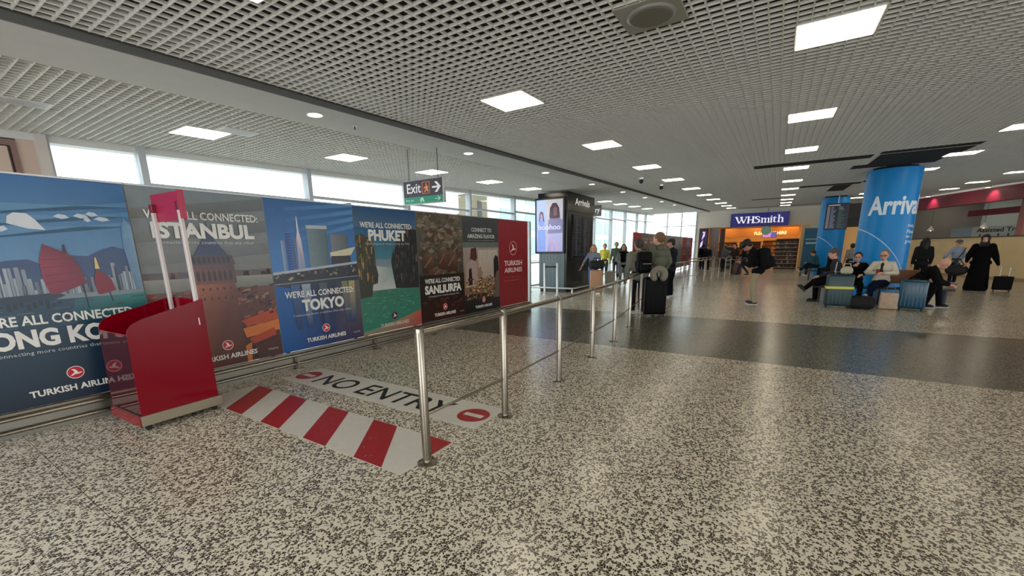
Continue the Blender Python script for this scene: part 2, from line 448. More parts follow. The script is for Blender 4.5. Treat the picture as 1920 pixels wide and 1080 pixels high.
# pale buildings outside, seen through the glass
bld = thing('terminal_building', 'pale glass-fronted building seen through the far windows', 'building', (44, 30, 0))
MB().box((0, 0, 0), (60, 14, 12)).build('wall', mat('outside_wall', (196, 202, 200), 0.8), bld)
for i in range(9):
    for z in (1.0, 4.4, 7.8): MB().box((1.5 + i * 6.4, -0.1, z), (6.0 + i * 6.4, -0.01, z + 2.4)).build('window_glazing', mat('outside_teal_glass', (150, 184, 182), 0.5), bld)
bl2 = thing('gatehouse', 'small grey-brown structure outside behind the dark column', 'building', (22.6, 17.0, 0))
MB().box((0, 0, 0), (1.6, 1.2, 5.2)).build('wall', mat('outside_brown', (120, 112, 92), 0.8), bl2)
MB().box((0.5, -0.05, 0.2), (0.9, -0.005, 4.8)).build('shutter', mat('outside_grey', (70, 72, 70), 0.8), bl2)
MB().box((-0.1, -0.1, 5.21), (1.7, 1.3, 5.35)).build('roof', WHITE, bl2)

# ------------------------------------------------------------------ poster wall
AP = mat('panel_edge', (150, 148, 142), 0.4, 0.3)
WX = [0.36, 1.70, 3.065, 4.41, 5.75, 7.07, 8.40, 9.76]
WS = -0.0165
wall_rot = math.atan(WS)
PB, PH_ = 0.235, 2.075
WHT = (226, 224, 218)
def std_text(c, lines, z0, tail=True, sub=0.0):
    rnd = random.Random(5)
    (t1, a), (t2, b) = lines
    c.text(t1, a[0], z0 + 0.10, a[1], z0 + 0.145, WHT, 0.025, 2)
    c.text(t2, b[0], z0, b[1], z0 + 0.082, WHT, 0.045, 3)
    c.text('Connecting more countries than any other', 0.15, z0 - 0.035, 0.86, z0 - 0.012, (196, 200, 200), 0.0, 1)
def foot_text(c, x=0.51, tur=True, col=WHT):
    c.logo(x, 0.125, 0.062)
    c.text('TURKISH AIRLINES', x - 0.245, 0.042, x + 0.245, 0.072, col, 0.03, 2)
    if tur: c.text('TÜRKİYE', 0.855, 0.045, 0.955, 0.06, (190, 186, 182), 0.01, 1)

def p_hongkong():
    c = Canvas(1.32, PH_); r = random.Random(1)
    c.rect(0, 0.4, 1, 1, (108, 150, 178), top=(44, 102, 156))
    for k in range(3): c.poly([(0, .78 + k * .05), (1, .80 + k * .045), (1, .825 + k * .045), (0, .712 + k * .05)], (84, 128, 164), cols=[(82, 130, 168), (90, 138, 172), (84, 134, 172), (74, 124, 166)], up=0)
    c.k += 1
    c.poly([(.37, .80), (.38, .83), (.41, .845), (.47, .843), (.50, .82), (.54, .775), (.46, .78)], (206, 208, 214))
    c.poly([(.30, .775), (.355, .79), (.37, .775), (.34, .765)], (196, 204, 214))
    for x, z, w in ((.63, .835, .04), (.73, .84, .04), (.79, .85, .035), (.84, .83, .045), (.76, .825, .02)):
        c.poly([(x - w, z), (x - w * .3, z + .012), (x + w * .6, z + .008), (x + w, z - .004), (x, z - .01)], (190, 202, 214), up=0)
    c.k += 1
    c.poly([(0, .47), (0, .60), (.18, .62), (.32, .645), (.42, .65), (.5, .62), (.62, .665), (.72, .66), (.80, .69), (.87, .705), (.93, .69), (.97, .66), (1, .63), (1, .47)], (52, 74, 110), cols=[(60, 84, 110)] * 2 + [(50, 72, 112)] * 10 + [(60, 84, 110)] * 2)
    for k in range(64):
        x = -.0 + k * .0157; h = r.uniform(.035, .115) * (1.25 if k > 50 or k < 26 else .8); w = r.uniform(.012, .026); g = r.randint(84, 172)
        c.rect(x, .48, min(1, x + w), .485 + h, (g - 16, g, g + 8), top=(g, g + 6, g + 18), up=0)
        if k % 3 == 0: c.k += 1
    c.k += 1
    c.poly([(.955, .48), (.93, .70), (.94, .80), (.965, .84), (1, .8), (1, .48)], (98, 130, 160), cols=[(90, 118, 140), (96, 132, 166), (80, 118, 158), (104, 146, 178), (120, 156, 182), (110, 136, 156)])
    c.rect(0, .47, 1, .492, (120, 132, 136))
    c.rect(0, 0, 1, .47, (16, 34, 52), top=(30, 64, 84))
    c.poly([(.55, .36), (1, .36), (1, .475), (.6, .465)], (50, 118, 116), cols=[(22, 62, 76), (30, 92, 96), (60, 128, 124), (44, 92, 104)])
    for k in range(40):
        x = r.random(); z = r.uniform(.30, .46); w = r.uniform(.03, .1)
        c.poly([(x, z), (min(1, x + w), z + .003), (min(1, x + w * .8), z + .008), (x, z + .005)], (44 + r.randint(0, 40), 74 + r.randint(0, 30), 92 + r.randint(0, 20)), up=0)
    c.k += 1
    for k in range(18): c.rect(.0 + k * .03, .43 + (k % 3) * .008, .02 + k * .03, .455 + (k % 4) * .008, (26, 38, 58), up=0)
    c.k += 1
    c.poly([(.0, .485), (.52, .50), (.56, .485), (.5, .47), (.0, .455)], (34, 52, 72))
    c.poly([(.595, .68), (.60, .71), (.61, .715), (.615, .67)], (34, 40, 60))
    c.poly([(.505, .715), (.47, .645), (.468, .56), (.485, .495), (.52, .492), (.68, .535), (.665, .60), (.63, .665), (.56, .695)], (128, 36, 62), cols=[(110, 30, 50), (138, 40, 66), (146, 44, 76), (126, 40, 66), (120, 34, 60), (112, 30, 54), (120, 32, 54), (110, 28, 48), (104, 26, 46)])
    for k in range(4): c.poly([(.475 + k * .003, .54 + k * .035), (.66, .56 + k * .03), (.66, .562 + k * .03), (.475, .543 + k * .035)], (96, 24, 46), up=0)
    c.k += 1
    c.poly([(.742, .60), (.75, .65), (.758, .655), (.768, .60)], (214, 190, 110))
    c.poly([(.745, .597), (.722, .545), (.728, .485), (.738, .478), (.833, .495), (.82, .545), (.79, .575)], (120, 30, 48))
    c.poly([(.655, .535), (.66, .42), (.665, .42), (.662, .535)], (24, 30, 44)); c.poly([(.79, .49), (.80, .44), (.805, .44), (.797, .49)], (24, 30, 44))
    std_text(c, [("WE'RE ALL CONNECTED:", (.09, .92)), ('HONG KONG', (.06, .93))], .265)
    foot_text(c, tur=False)
    return c
def p_istanbul():
    c = Canvas(1.345, PH_); r = random.Random(2)
    c.rect(0, .5, 1, 1, (112, 110, 104), top=(122, 132, 138))
    for k in range(3): c.poly([(0, .60 + k * .12), (1, .66 + k * .13), (1, .73 + k * .13), (0, .65 + k * .12)], (90, 98, 102), cols=[(106, 108, 106), (92, 98, 102), (104, 112, 114), (116, 118, 116)], up=0)
    c.k += 1
    c.rect(0, .52, 1, .565, (92, 78, 78), top=(84, 76, 84)); c.rect(0, .44, 1, .53, (96, 102, 98), top=(140, 138, 128))
    for k in range(26): x = r.random(); c.rect(x, .53, min(1, x + .05), .535 + r.random() * .035, (104 + r.randint(-20, 10), 84, 82), up=0)
    c.k += 1
    c.rect(0, 0, 1, .46, (60, 26, 18), top=(104, 68, 62))
    for k in range(230):
        x = r.uniform(0, .97); z = r.uniform(.2, .455); w = r.uniform(.02, .07); h = r.uniform(.008, .022)
        q = r.choice([(128, 70, 56), (86, 62, 60), (150, 82, 56), (58, 44, 50), (140, 116, 104), (36, 30, 36), (100, 40, 34)])
        c.poly([(x, z), (min(1, x + w), z + .006), (min(1, x + w * .9), z + h + .006), (x + .005, z + h)], q, up=0)
        if k % 8 == 0: c.k += 1
    for pts, q in (([(.66, .26), (.98, .31), (1, .24), (.7, .22)], (176, 72, 38)), ([(.66, .21), (1, .24), (1, .17), (.68, .15)], (206, 116, 52)), ([(.7, .14), (.95, .19), (.96, .14), (.74, .105)], (170, 64, 34)), ([(.66, .10), (.72, .12), (.70, 0), (.66, 0)], (190, 110, 50)), ([(.74, .09), (1, .13), (1, 0), (.76, 0)], (74, 38, 34)), ([(0, 0), (.35, 0), (.4, .12), (.2, .2), (0, .18)], (44, 22, 18))):
        c.poly(pts, q)
    c.poly([(.36, .0), (.345, .49), (.655, .49), (.66, .0)], (142, 76, 50), cols=[(96, 40, 26), (170, 100, 74), (112, 66, 58), (66, 30, 24)])
    for k in range(46): z = .03 + k * .01; c.poly([(.36, z), (.65, z + .001), (.65, z + .0028), (.36, z + .0016)], (98, 52, 40), up=0)
    c.k += 1
    for k in range(10): c.rect(.385 + (k % 5) * .055, .455 - (k // 5) * .055, .40 + (k % 5) * .055, .47 - (k // 5) * .055, (58, 30, 30), up=0)
    c.k += 1
    c.poly([(.33, .49), (.67, .49), (.665, .60), (.335, .60)], (104, 66, 62), cols=[(118, 74, 64), (86, 58, 58), (80, 60, 66), (104, 72, 72)])
    for k in range(7): c.poly([(.36 + k * .042, .51), (.385 + k * .042, .51), (.385 + k * .042, .555), (.372 + k * .042, .57), (.36 + k * .042, .555)], (52, 34, 40), up=0)
    c.k += 1
    c.poly([(.32, .60), (.68, .60), (.66, .655), (.34, .655)], (74, 62, 72))
    for k in range(8): c.rect(.35 + k * .038, .61, .37 + k * .038, .645, (38, 36, 46), up=0)
    c.k += 1
    c.poly([(.37, .655), (.63, .655), (.56, .72), (.5, .79), (.44, .73)], (46, 62, 90)); c.rect(.496, .79, .502, .88, (70, 80, 96))
    c.text("WE'RE ALL CONNECTED:", .08, .845, .93, .89, WHT, .025, 2); c.text('ISTANBUL', .11, .745, .88, .83, WHT, .045, 3)
    c.text('Connecting more countries than any other', .12, .71, .87, .735, (196, 200, 200), 0, 1)
    foot_text(c)
    return c
def p_tokyo():
    c = Canvas(1.325, PH_); r = random.Random(3)
    c.rect(0, .5, 1, 1, (58, 122, 186), top=(34, 92, 150))
    for k in range(4): c.poly([(.2, .72 + k * .07), (1, .84 + k * .05), (1, .87 + k * .05), (.2, .74 + k * .07)], (80, 132, 176), cols=[(52, 112, 172), (86, 138, 184), (76, 130, 178), (48, 108, 168)], up=0)
    c.k += 1
    c.rect(0, 0, 1, .5, (22, 46, 100), top=(44, 54, 72), right=None)
    c.poly([(0, 0), (.5, 0), (.4, .4), (0, .45)], (16, 84, 150), cols=[(14, 84, 154), (26, 52, 110), (30, 74, 122), (20, 92, 160)])
    c.poly([(.6, 0), (1, 0), (1, .45), (.7, .45)], (50, 42, 80), cols=[(40, 44, 92), (58, 40, 74), (98, 92, 84), (60, 62, 78)])
    def tower(x0, x1, z0, z1, a, b, rows=14, cols_=3):
        c.rect(x0, z0, x1, z1, a, right=b)
        for i in range(rows):
            z = z0 + (z1 - z0) * (i + .3) / rows; c.rect(x0 + .004, z, x1 - .004, z + (z1 - z0) / rows * .35, tuple(max(0, v - 34) for v in a), up=0)
        c.k += 1
    tower(.12, .16, .545, .74, (150, 170, 200), (90, 110, 150)); tower(.17, .235, .545, .79, (40, 84, 150), (70, 110, 170)); tower(.24, .27, .545, .75, (60, 80, 120), (120, 140, 170))
    c.poly([(.275, .545), (.285, .75), (.303, .80), (.31, .90), (.315, .90), (.322, .80), (.34, .75), (.355, .545)], (176, 176, 196), cols=[(140, 150, 180), (180, 180, 200), (230, 214, 214), (230, 230, 240), (230, 230, 240), (220, 200, 204), (170, 166, 188), (120, 130, 160)])
    tower(.41, .645, .56, .825, (122, 142, 148), (70, 92, 104), 22); c.rect(.405, .822, .65, .845, (176, 182, 186))
    tower(.68, .905, .62, .79, (130, 134, 140), (84, 90, 100), 12); c.poly([(.66, .66), (1, .70), (.93, .64), (.66, .625)], (206, 200, 172)); c.rect(.67, .57, .92, .635, (52, 50, 56))
    c.poly([(0, .52), (1, .575), (1, .592), (0, .537)], (170, 176, 188)); c.poly([(0, .46), (1, .48), (1, .574), (0, .519)], (44, 44, 52))
    for k in range(40): x = r.random() * .96; z = .475 + r.random() * .05 + x * .03; c.rect(x, z, x + r.uniform(.01, .04), z + .012, r.choice([(120, 118, 112), (84, 82, 86), (160, 150, 130), (30, 30, 38)]), up=0)
    c.k += 1
    c.poly([(0, .455), (1, .478), (1, .486), (0, .463)], (120, 124, 130))
    for x, q in ((.18, (66, 96, 140)), (.3, (150, 160, 176)), (.5, (76, 92, 98)), (.78, (130, 126, 96)), (.86, (170, 158, 110))): c.poly([(x, .14), (x + .06, .14), (x + .08, .45), (x - .02, .45)], q, cols=[(28, 56, 104), (30, 54, 100), q, q], up=0)
    c.k += 1
    std_text(c, [("WE'RE ALL CONNECTED:", (.09, .92)), ('TOKYO', (.26, .77))], .262)
    foot_text(c)
    return c
def p_phuket():
    c = Canvas(1.32, PH_); r = random.Random(4)
    c.rect(0, .35, 1, 1, (146, 158, 158), top=(14, 76, 122)); c.rect(0, .6, 1, .85, (70, 124, 134), top=(20, 84, 126)); c.poly([(.2, .35), (.65, .35), (.62, .52), (.25, .55)], (196, 196, 190), cols=[(190, 190, 186), (196, 196, 192), (120, 150, 152), (190, 186, 178)])
    c.rect(0, 0, 1, .352, (44, 120, 100), top=(60, 116, 96))
    for k in range(90): x = r.uniform(0, .92); z = r.uniform(.1, .34); c.poly([(x, z), (x + r.uniform(.03, .1), z + .002), (x + .04, z + .008)], r.choice([(84, 150, 126), (38, 100, 84), (108, 164, 140), (52, 132, 112)]), up=0)
    c.k += 1
    c.poly([(0, 0), (1, 0), (1, .14), (.7, .10), (.35, .055), (0, .03)], (176, 96, 72), cols=[(170, 120, 84), (168, 62, 56), (190, 84, 66), (150, 116, 92), (130, 140, 112), (96, 140, 116)])
    c.poly([(0, .30), (0, .78), (.1, .80), (.22, .76), (.27, .70), (.27, .56), (.3, .48), (.28, .41), (.2, .40), (.18, .31)], (58, 60, 48))
    c.poly([(.57, .355), (.54, .48), (.52, .58), (.56, .66), (.62, .70), (.7, .80), (.85, .86), (1, .84), (1, .34)], (40, 40, 42))
    for k in range(170):
        L = r.random() < .45
        x = r.uniform(0, .24) if L else r.uniform(.56, .97); z = r.uniform(.40 if L else .38, .74 if L else .8); h = r.uniform(.02, .07); w = r.uniform(.006, .022)
        q = r.choice([(160, 120, 70), (120, 90, 60), (74, 78, 52), (50, 56, 40), (190, 146, 80), (88, 70, 54)]) if L else r.choice([(66, 66, 56), (94, 78, 74), (30, 32, 36), (58, 72, 44), (116, 92, 86), (24, 26, 30)])
        c.poly([(x, z), (x + w, z + .004), (min(1, x + w * 1.2), z + h), (x + w * .2, z + h * .9)], q, up=0)
        if k % 9 == 0: c.k += 1
    c.k += 1
    c.text("WE'RE ALL CONNECTED:", .08, .845, .92, .89, WHT, .025, 2); c.text('PHUKET', .19, .745, .80, .833, WHT, .045, 3)
    c.text('Connecting more countries than any other', .13, .71, .87, .733, (186, 192, 192), 0, 1)
    c.logo(.51, .125, .062, (60, 30, 34), (96, 20, 30)); c.text('TURKISH AIRLINES', .265, .04, .755, .07, (222, 196, 180), .02, 2)
    return c
def p_sanliurfa():
    c = Canvas(1.3, PH_); r = random.Random(6)
    c.rect(0, 0, 1, 1, (34, 24, 18), top=(96, 92, 80))
    for k in range(300):
        x = r.uniform(0, .9); z = r.uniform(.4, .98); w = r.uniform(.05, .16); h = r.uniform(.01, .05)
        b = 60 + 50 * (z - .4)
        q = r.choice([(b + 40, b + 22, b), (b, b - 12, b - 26), (b + 60, b + 44, b + 26), (b + 10, b - 20, b - 34), (b + 20, b + 16, b)])
        c.poly([(x, z), (x + w * .6, z - h * .3), (min(1, x + w), z + h * .4), (x + w * .5, z + h), (x + .01, z + h * .6)], tuple(max(0, v) for v in q), up=0)
        if k % 10 == 0: c.k += 1
    c.k += 1
    for x, z, w, h in ((.2, .55, .24, .18), (.5, .58, .2, .2), (.72, .56, .24, .2), (.34, .44, .3, .14)):
        c.poly([(x - w / 2, z - h / 2), (x + w / 2, z - h / 2), (x + w / 2, z + h / 3), (x, z + h / 2), (x - w / 2, z + h / 3)], (92, 62, 48), cols=[(60, 36, 28), (66, 40, 30), (104, 74, 58), (110, 82, 64), (90, 62, 50)])
        c.poly([(x - w * .4, z - h * .2), (x - w * .34, z - h * .24), (x + w * .3, z + h * .26), (x + w * .24, z + h * .3)], (140, 104, 80))
    c.rect(0, .10, 1, .44, (28, 18, 14), top=(38, 28, 22)); c.rect(0, 0, 1, .2, (58, 20, 14), top=(30, 18, 14), right=None)
    for k in range(40): x = r.uniform(0, .9); z = r.uniform(.01, .24); c.rect(x, z, x + .08, z + .02, r.choice([(76, 30, 20), (44, 24, 18), (90, 40, 26), (30, 26, 24)]), up=0)
    c.k += 1
    std_text(c, [("WE'RE ALL CONNECTED:", (.10, .90)), ('SANLIURFA', (.09, .92))], .262)
    foot_text(c, tur=True)
    return c
def p_flavor():
    c = Canvas(1.31, PH_); r = random.Random(7)
    c.rect(0, 0, 1, 1, (24, 24, 28), top=(70, 74, 76)); c.rect(0, .68, 1, .745, (104, 110, 108)); c.rect(0, .2, 1, .69, (134, 96, 74), top=(160, 146, 134))
    for k in range(14): c.rect(.4 + k * .04, .36, .425 + k * .04, .665, (196, 178, 158), top=(206, 196, 184), up=0)
    c.k += 1
    c.poly([(.16, .55), (.2, .68), (.34, .69), (.36, .58), (.3, .54)], (84, 44, 42))
    c.poly([(.04, .28), (.06, .52), (.2, .57), (.34, .54), (.38, .40), (.3, .28)], (170, 146, 140)); c.poly([(.12, .30), (.13, .47), (.2, .48), (.22, .30)], (34, 28, 32))
    c.poly([(.36, .36), (.38, .47), (.46, .49), (.5, .42), (.48, .34)], (150, 122, 106))
    c.poly([(.84, .36), (.84, .56), (.9, .61), (.98, .58), (1, .4), (1, .3), (.88, .3)], (26, 22, 26)); c.poly([(.8, .1), (.84, .32), (.92, .42), (1, .44), (1, .08)], (104, 86, 78))
    for k in range(170):
        x = r.uniform(.02, .82); z = r.uniform(.13, .37); w = r.uniform(.02, .07)
        c.poly([(x, z), (x + w, z + .004), (x + w * .8, z + .018), (x + .005, z + .014)], r.choice([(168, 116, 52), (120, 70, 40), (196, 154, 96), (70, 52, 40), (88, 104, 50), (140, 62, 40), (214, 186, 140), (44, 36, 40)]), up=0)
        if k % 8 == 0: c.k += 1
    c.k += 1
    c.rect(0, 0, 1, .13, (16, 16, 22), top=(34, 30, 34))
    c.text('CONNECT TO', .22, .85, .78, .893, (206, 206, 200), .03, 2); c.text('AMAZING FLAVOR', .11, .785, .88, .828, (206, 206, 200), .03, 2); c.rect(.12, .76, .88, .764, (150, 150, 146))
    foot_text(c, tur=False)
    return c
def p_red():
    c = Canvas(1.34, PH_)
    c.rect(0, 0, 1, 1, (136, 20, 34), top=(150, 32, 48))
    c.disc(.47, .68, .17, (226, 196, 196)); c.disc(.47, .68, .158, (142, 24, 40))
    q = lambda pts: c.poly([(.47 + a * .17 / c.w, .68 + b * .17 / c.h) for a, b in pts], (230, 204, 202))
    q([(-.62, -.42), (-.1, .02), (-.25, .38), (-.42, .6), (-.02, .5), (.2, .2), (.28, -.08), (.62, -.02), (.72, -.16), (.3, -.3), (-.1, -.28), (-.45, -.5)])
    c.text('TURKISH', .17, .475, .78, .535, (230, 204, 202), .03, 3); c.text('AIRLINES', .17, .395, .78, .452, (230, 204, 202), .03, 3)
    c.text('Member of the alliance network', .15, .295, .76, .312, (196, 130, 134), 0, 1) if False else c.rect(.15, .335, .72, .339, (176, 84, 92)).rect(.15, .297, .68, .302, (186, 104, 110))
    return c

descr = ['airport poster of a harbour with two red junk sails, reading HONG KONG',
         'airport poster of a brick tower over rooftops, reading ISTANBUL, behind the red cart',
         'large blue airport poster of a city skyline and river, reading TOKYO',
         'large airport poster of green sea between dark rocks, reading PHUKET',
         'large dark brown airport poster reading SANLIURFA',
         'airport poster of people at a laid table, reading CONNECT TO AMAZING FLAVOR',
         'plain red airline poster with round white emblem, right end of the poster wall']
for i, fn in enumerate([p_hongkong, p_istanbul, p_tokyo, p_phuket, p_sanliurfa, p_flavor, p_red]):
    xa, xb2 = WX[i], WX[i + 1]
    t = thing('poster_board', descr[i], 'poster', (xa, 5.7378 + WS * xa, PB), wall_rot, group='airline posters along the barrier wall')
    wdt = (xb2 - xa) / math.cos(wall_rot) - 0.012
    MB().box((0, 0.001, 0), (wdt, 0.045, PH_)).build('board', AP, t)
    c = fn(); c.w = wdt; k = wdt / fn().w if False else 1
    o = c.build('print', t, print_mat('poster_vinyl', 0.3)); o.scale = (wdt / [1.32, 1.345, 1.325, 1.32, 1.3, 1.31, 1.34][i], 1, 1)
    MB().box((0, -0.012, PH_ + 0.001), (wdt, 0.05, PH_ + 0.016)).build('top_trim', ALU, t)
    for lx in (0.1, wdt - 0.1): MB().box((lx - 0.02, 0.05, -PB + 0.001), (lx + 0.02, 0.09, PH_ - 0.3)).box((lx - 0.02, 0.05, -PB + 0.001), (lx + 0.02, 0.5, -PB + 0.02)).build('rear_support', DARKM, t)
MB_ = thing('end_post', 'pale aluminium end post closing the poster wall beside the red panel', 'post', (9.83, 5.7378 + WS * 9.83, 0), wall_rot)
MB().box((0, -0.02, 0.001), (0.06, 0.06, 2.33)).build('post', ALU, MB_)

# crash rail along the foot of the poster wall
cr = thing('crash_rail', 'long brushed steel crash rail at the foot of the poster wall', 'rail', (-0.3, 5.7378 + WS * -0.3, 0), wall_rot)
Lr = 10.1
m_ = MB().box((0, -0.05, 0.205), (Lr, -0.004, 0.232)); m_.build('top_ledge', STEEL, cr)
MB().tube((0, -0.075, 0.185), (Lr, -0.075, 0.185), 0.021, n=16).build('upper_tube', STEEL, cr, True)
MB().box((0, -0.040, 0.0008), (Lr, -0.028, 0.204)).build('back_plate', mat('steel_channel', (150, 146, 136), 0.35, 1.0, 0.12, 3), cr)  # plate between the tubes, carried down to the floor to block window light
MB().tube((0, -0.07, 0.066), (Lr, -0.07, 0.066), 0.019, n=16).build('lower_tube', STEEL, cr, True)
leg = MB().box((-0.016, -0.105, 0.006), (0.016, -0.092, 0.175)).box((-0.07, -0.125, 0.0005), (0.07, -0.045, 0.0055)).box((-0.016, -0.1, 0.16), (0.016, -0.05, 0.172)).mesh('leg', STEEL)
for X in (2.0, 3.2, 4.58, 5.975, 7.335, 8.7, 9.6): inst('leg', leg, cr, (X + 0.3, 0, 0))

# second poster wall, farther down the hall
cols2 = [((161, 25, 39), (172, 39, 52)), ((57, 52, 57), (109, 114, 117)), ((80, 62, 52), (119, 124, 124)), ((91, 119, 109), (78, 130, 156)), ((78, 78, 104), (119, 135, 145)), ((62, 109, 150), (124, 161, 182)), ((122, 85, 78), (143, 153, 153)), ((91, 135, 171), (135, 176, 195)), ((111, 117, 124), (161, 171, 169)), ((151, 23, 41), (161, 29, 46)), ((70, 96, 119), (124, 143, 153)), ((161, 27, 41), (172, 39, 52))]
d2 = ['red', 'dark table scene', 'brown', 'green', 'grey-violet', 'blue skyline', 'brown tower', 'pale blue', 'grey', 'crimson', 'slate blue', 'farthest red']
for i in range(12):
    X = 19.6 + i * 1.36
    t = thing('poster_board', '%s poster panel, %s from the near end of the far poster wall' % (d2[i], ordn[i]), 'poster', (X, 5.6, 0.25), group='posters on the far wall')
    MB().box((0, 0.001, 0), (1.35, 0.045, 2.07)).build('board', AP, t)
    c = Canvas(1.35, 2.07, 0.001); a, b = cols2[i]; r = random.Random(i + 20)
    c.rect(0, 0, 1, 1, a, top=b)
    if i in (0, 9, 11):
        c.disc(.5, .72, .14, (222, 190, 190)); c.disc(.5, .72, .125, a)
        c.poly([(.47, .66), (.53, .66), (.52, .79), (.5, .8)], (226, 200, 200)); c.text('TURKISH', .2, .5, .8, .57, (224, 196, 196), .03, 1); c.text('AIRLINES', .2, .4, .8, .465, (224, 196, 196), .03, 1)
    else:
        for k in range(50):
            x = r.uniform(0, .9); z = r.uniform(.1, .6); h = r.uniform(.02, .14)
            c.rect(x, z, min(1, x + r.uniform(.03, .1)), z + h, tuple(max(0, min(255, v + r.randint(-40, 50))) for v in a), up=0)
            if k % 8 == 0: c.k += 1
        c.k += 1
        c.text("WE'RE ALL CONNECTED:", .08, .85, .92, .885, WHT, .02, 1); c.rect(.2, .76, .8, .82, (190, 190, 186)); c.rect(.27, .04, .76, .07, (200, 200, 196))
    c.build('print', t)
cr2 = thing('crash_rail', 'low steel crash rail in front of the far poster wall', 'rail', (19.4, 5.6, 0))
MB().tube((0, -0.1, 0.3), (16.4, -0.1, 0.3), 0.025).tube((0, -0.1, 0.12), (16.4, -0.1, 0.12), 0.02).build('tubes', STEEL, cr2, True)
for X in range(0, 17, 2): MB().box((X, -0.09, 0.001), (X + 0.04, -0.02, 0.29)).build('leg', STEEL, cr2)

# ------------------------------------------------------------------ queue barriers
def barrier(pts, label, r=0.031, h=1.06, mid=0.39, tail=None, head=None, rad=0.024):
    t = thing('queue_barrier', label, 'barrier', (pts[0][0], pts[0][1], 0))
    o = Vector((pts[0][0], pts[0][1], 0)); P = [Vector((x, y, 0)) - o for x, y in pts]
    pm = MB()
    pm.lathe([(r, 0.012), (r, h - 0.006), (r * 0.9, h)], 20)
    for k in range(10):
        a = 2 * PI * k / 10; pm.box((r * math.cos(a) - .002, r * math.sin(a) - .002, 0.03), (r * math.cos(a) + .002, r * math.sin(a) + .002, h - 0.03))
    pm = pm.mesh('post', STEEL, True)
    fm = MB().lathe([(0.078, 0.0005), (0.078, 0.008), (0.05, 0.013), (r + .002, 0.016)], 28).mesh('floor_flange', STEEL, True)
    for p in P:
        q = inst('post', pm, t, p); inst('floor_flange', fm, q)
    seq = ([Vector((head[0], head[1], 0)) - o] if head else []) + P + ([Vector((tail[0], tail[1], 0)) - o] if tail else [])
    for a, b in zip(seq, seq[1:]):
        d = (b - a).normalized() * r * 0.9
        A = a + d + Vector((0, 0, h - 0.035)); B = b - d + Vector((0, 0, h - 0.035))
        MB().tube(A, B, rad, n=14).build('handrail', STEEL, t, True)
        if mid:
            A.z = B.z = mid; MB().tube(A, B, 0.011, n=10).build('middle_rail', STEEL, t, True)
    return t
barrier([(2.126, 2.121), (3.201, 2.099), (4.472, 2.124), (5.758, 2.194), (6.991, 2.259), (8.473, 2.433), (10.13, 2.654)], 'brushed steel post-and-rail barrier running from the striped floor sticker down the hall')
barrier([(16.55, 3.15), (17.9, 3.03), (19.1, 2.78), (21.0, 2.68), (22.45, 2.53), (23.7, 2.36), (25.06, 2.19), (27.05, 2.10)], 'farther brushed steel post-and-rail barrier leading towards the shop', mid=0.45, head=(14.9, 3.3))
barrier([(22.6, 3.6), (24.0, 3.4), (25.6, 3.2), (27.4, 3.0)], 'third steel post-and-rail barrier, standing behind the second near the shop', mid=0)
lowr = thing('guard_rail', 'short low steel rail with curved end beside the man in dark jacket', 'rail', (16.9, 3.35, 0))
MB().path([(0, 0, 0.001), (0, 0, 0.68), (0.3, 0.12, 0.74), (6.0, 1.4, 0.74)], 0.028).build('tube', STEEL, lowr, True)
MB().tube((3, .70, 0.001), (3, .70, 0.72), 0.025).tube((6, 1.4, 0.001), (6, 1.4, 0.715), 0.025).build('leg', STEEL, lowr, True)

# ------------------------------------------------------------------ floor stickers
FM = Matrix(((0, 0, 1, 0), (-1, 0, 0, 0), (0, -1, 0, 0), (0, 0, 0, 1)))   # canvas x -> -Y, canvas z -> +X, face up
VIN = print_mat('floor_vinyl', 0.4)
def floor_sticker(x0, y0, w, h, fill, label, cat='floor sticker'):
    t = thing('floor_sticker', label, cat, (x0, y0, 0.0005))
    MB().box((0, -w, 0), (h, 0, 0.0012)).build('vinyl_sheet', mat('sticker_white', (206, 202, 192), 0.45, var=0.1, scale=14), t)
    c = Canvas(w, h, 0.0002); fill(c); o = c.build('print', t, VIN, Matrix.Translation((0, 0, 0.0013)) @ FM)
    return t
def stripes(c):
    w, h = 3.17, 0.61
    RED = (160, 30, 38)
    e = 0.015
    for yb, yt in ((4.785, 5.285), (4.10, 4.60), (3.395, 3.875), (2.70, 3.17)):   # left edges (world Y) at near and far side
        wd = 0.325
        f = lambda y: (5.335 - y) / w
        c.poly([(f(yb), .01), (f(yb - wd), .01), (f(yt - wd + .0), .99), (f(yt), .99)], RED)
    f = lambda y: (5.335 - y) / w
    c.poly([(f(2.17), .5), (1 - .002, .99), (f(2.50), .99), (f(2.30), .50)], RED) if False else c.poly([(f(2.18), .99), (f(2.50), .99), (f(2.18), .42)], RED)
    r = random.Random(8)
    for k in range(60):
        x = r.random() * .97; z = r.random() * .94
        a = r.uniform(-.012, .012); b = r.uniform(-.1, .1)
        c.poly([(x, z), (x + .0012, z + .004), (x + a, max(0, min(1, z + b)))], (172, 164, 152) if r.random() < .8 else (214, 208, 200), up=0)
st = floor_sticker(1.885, 5.335, 3.17, 0.61, stripes, 'white floor sticker with diagonal red hazard stripes in front of the NO ENTRY sticker')
def noentry(c):
    w, h = 3.14, 0.56
    f = lambda y: (5.32 - y) / w
    for y in (5.135, 2.385):
        c.disc(f(y), .47, .165, (160, 34, 40), 36); c.rect(f(y) - .11 / w, .47 - .035 / h, f(y) + .11 / w, .47 + .035 / h, (208, 200, 192))
    c.text('NO ENTRY', f(4.86), .18, f(2.70), .76, (20, 19, 20), 0.01, 5)
ne = floor_sticker(2.80, 5.32, 3.14, 0.56, noentry, 'white floor sticker reading NO ENTRY between two round red signs')

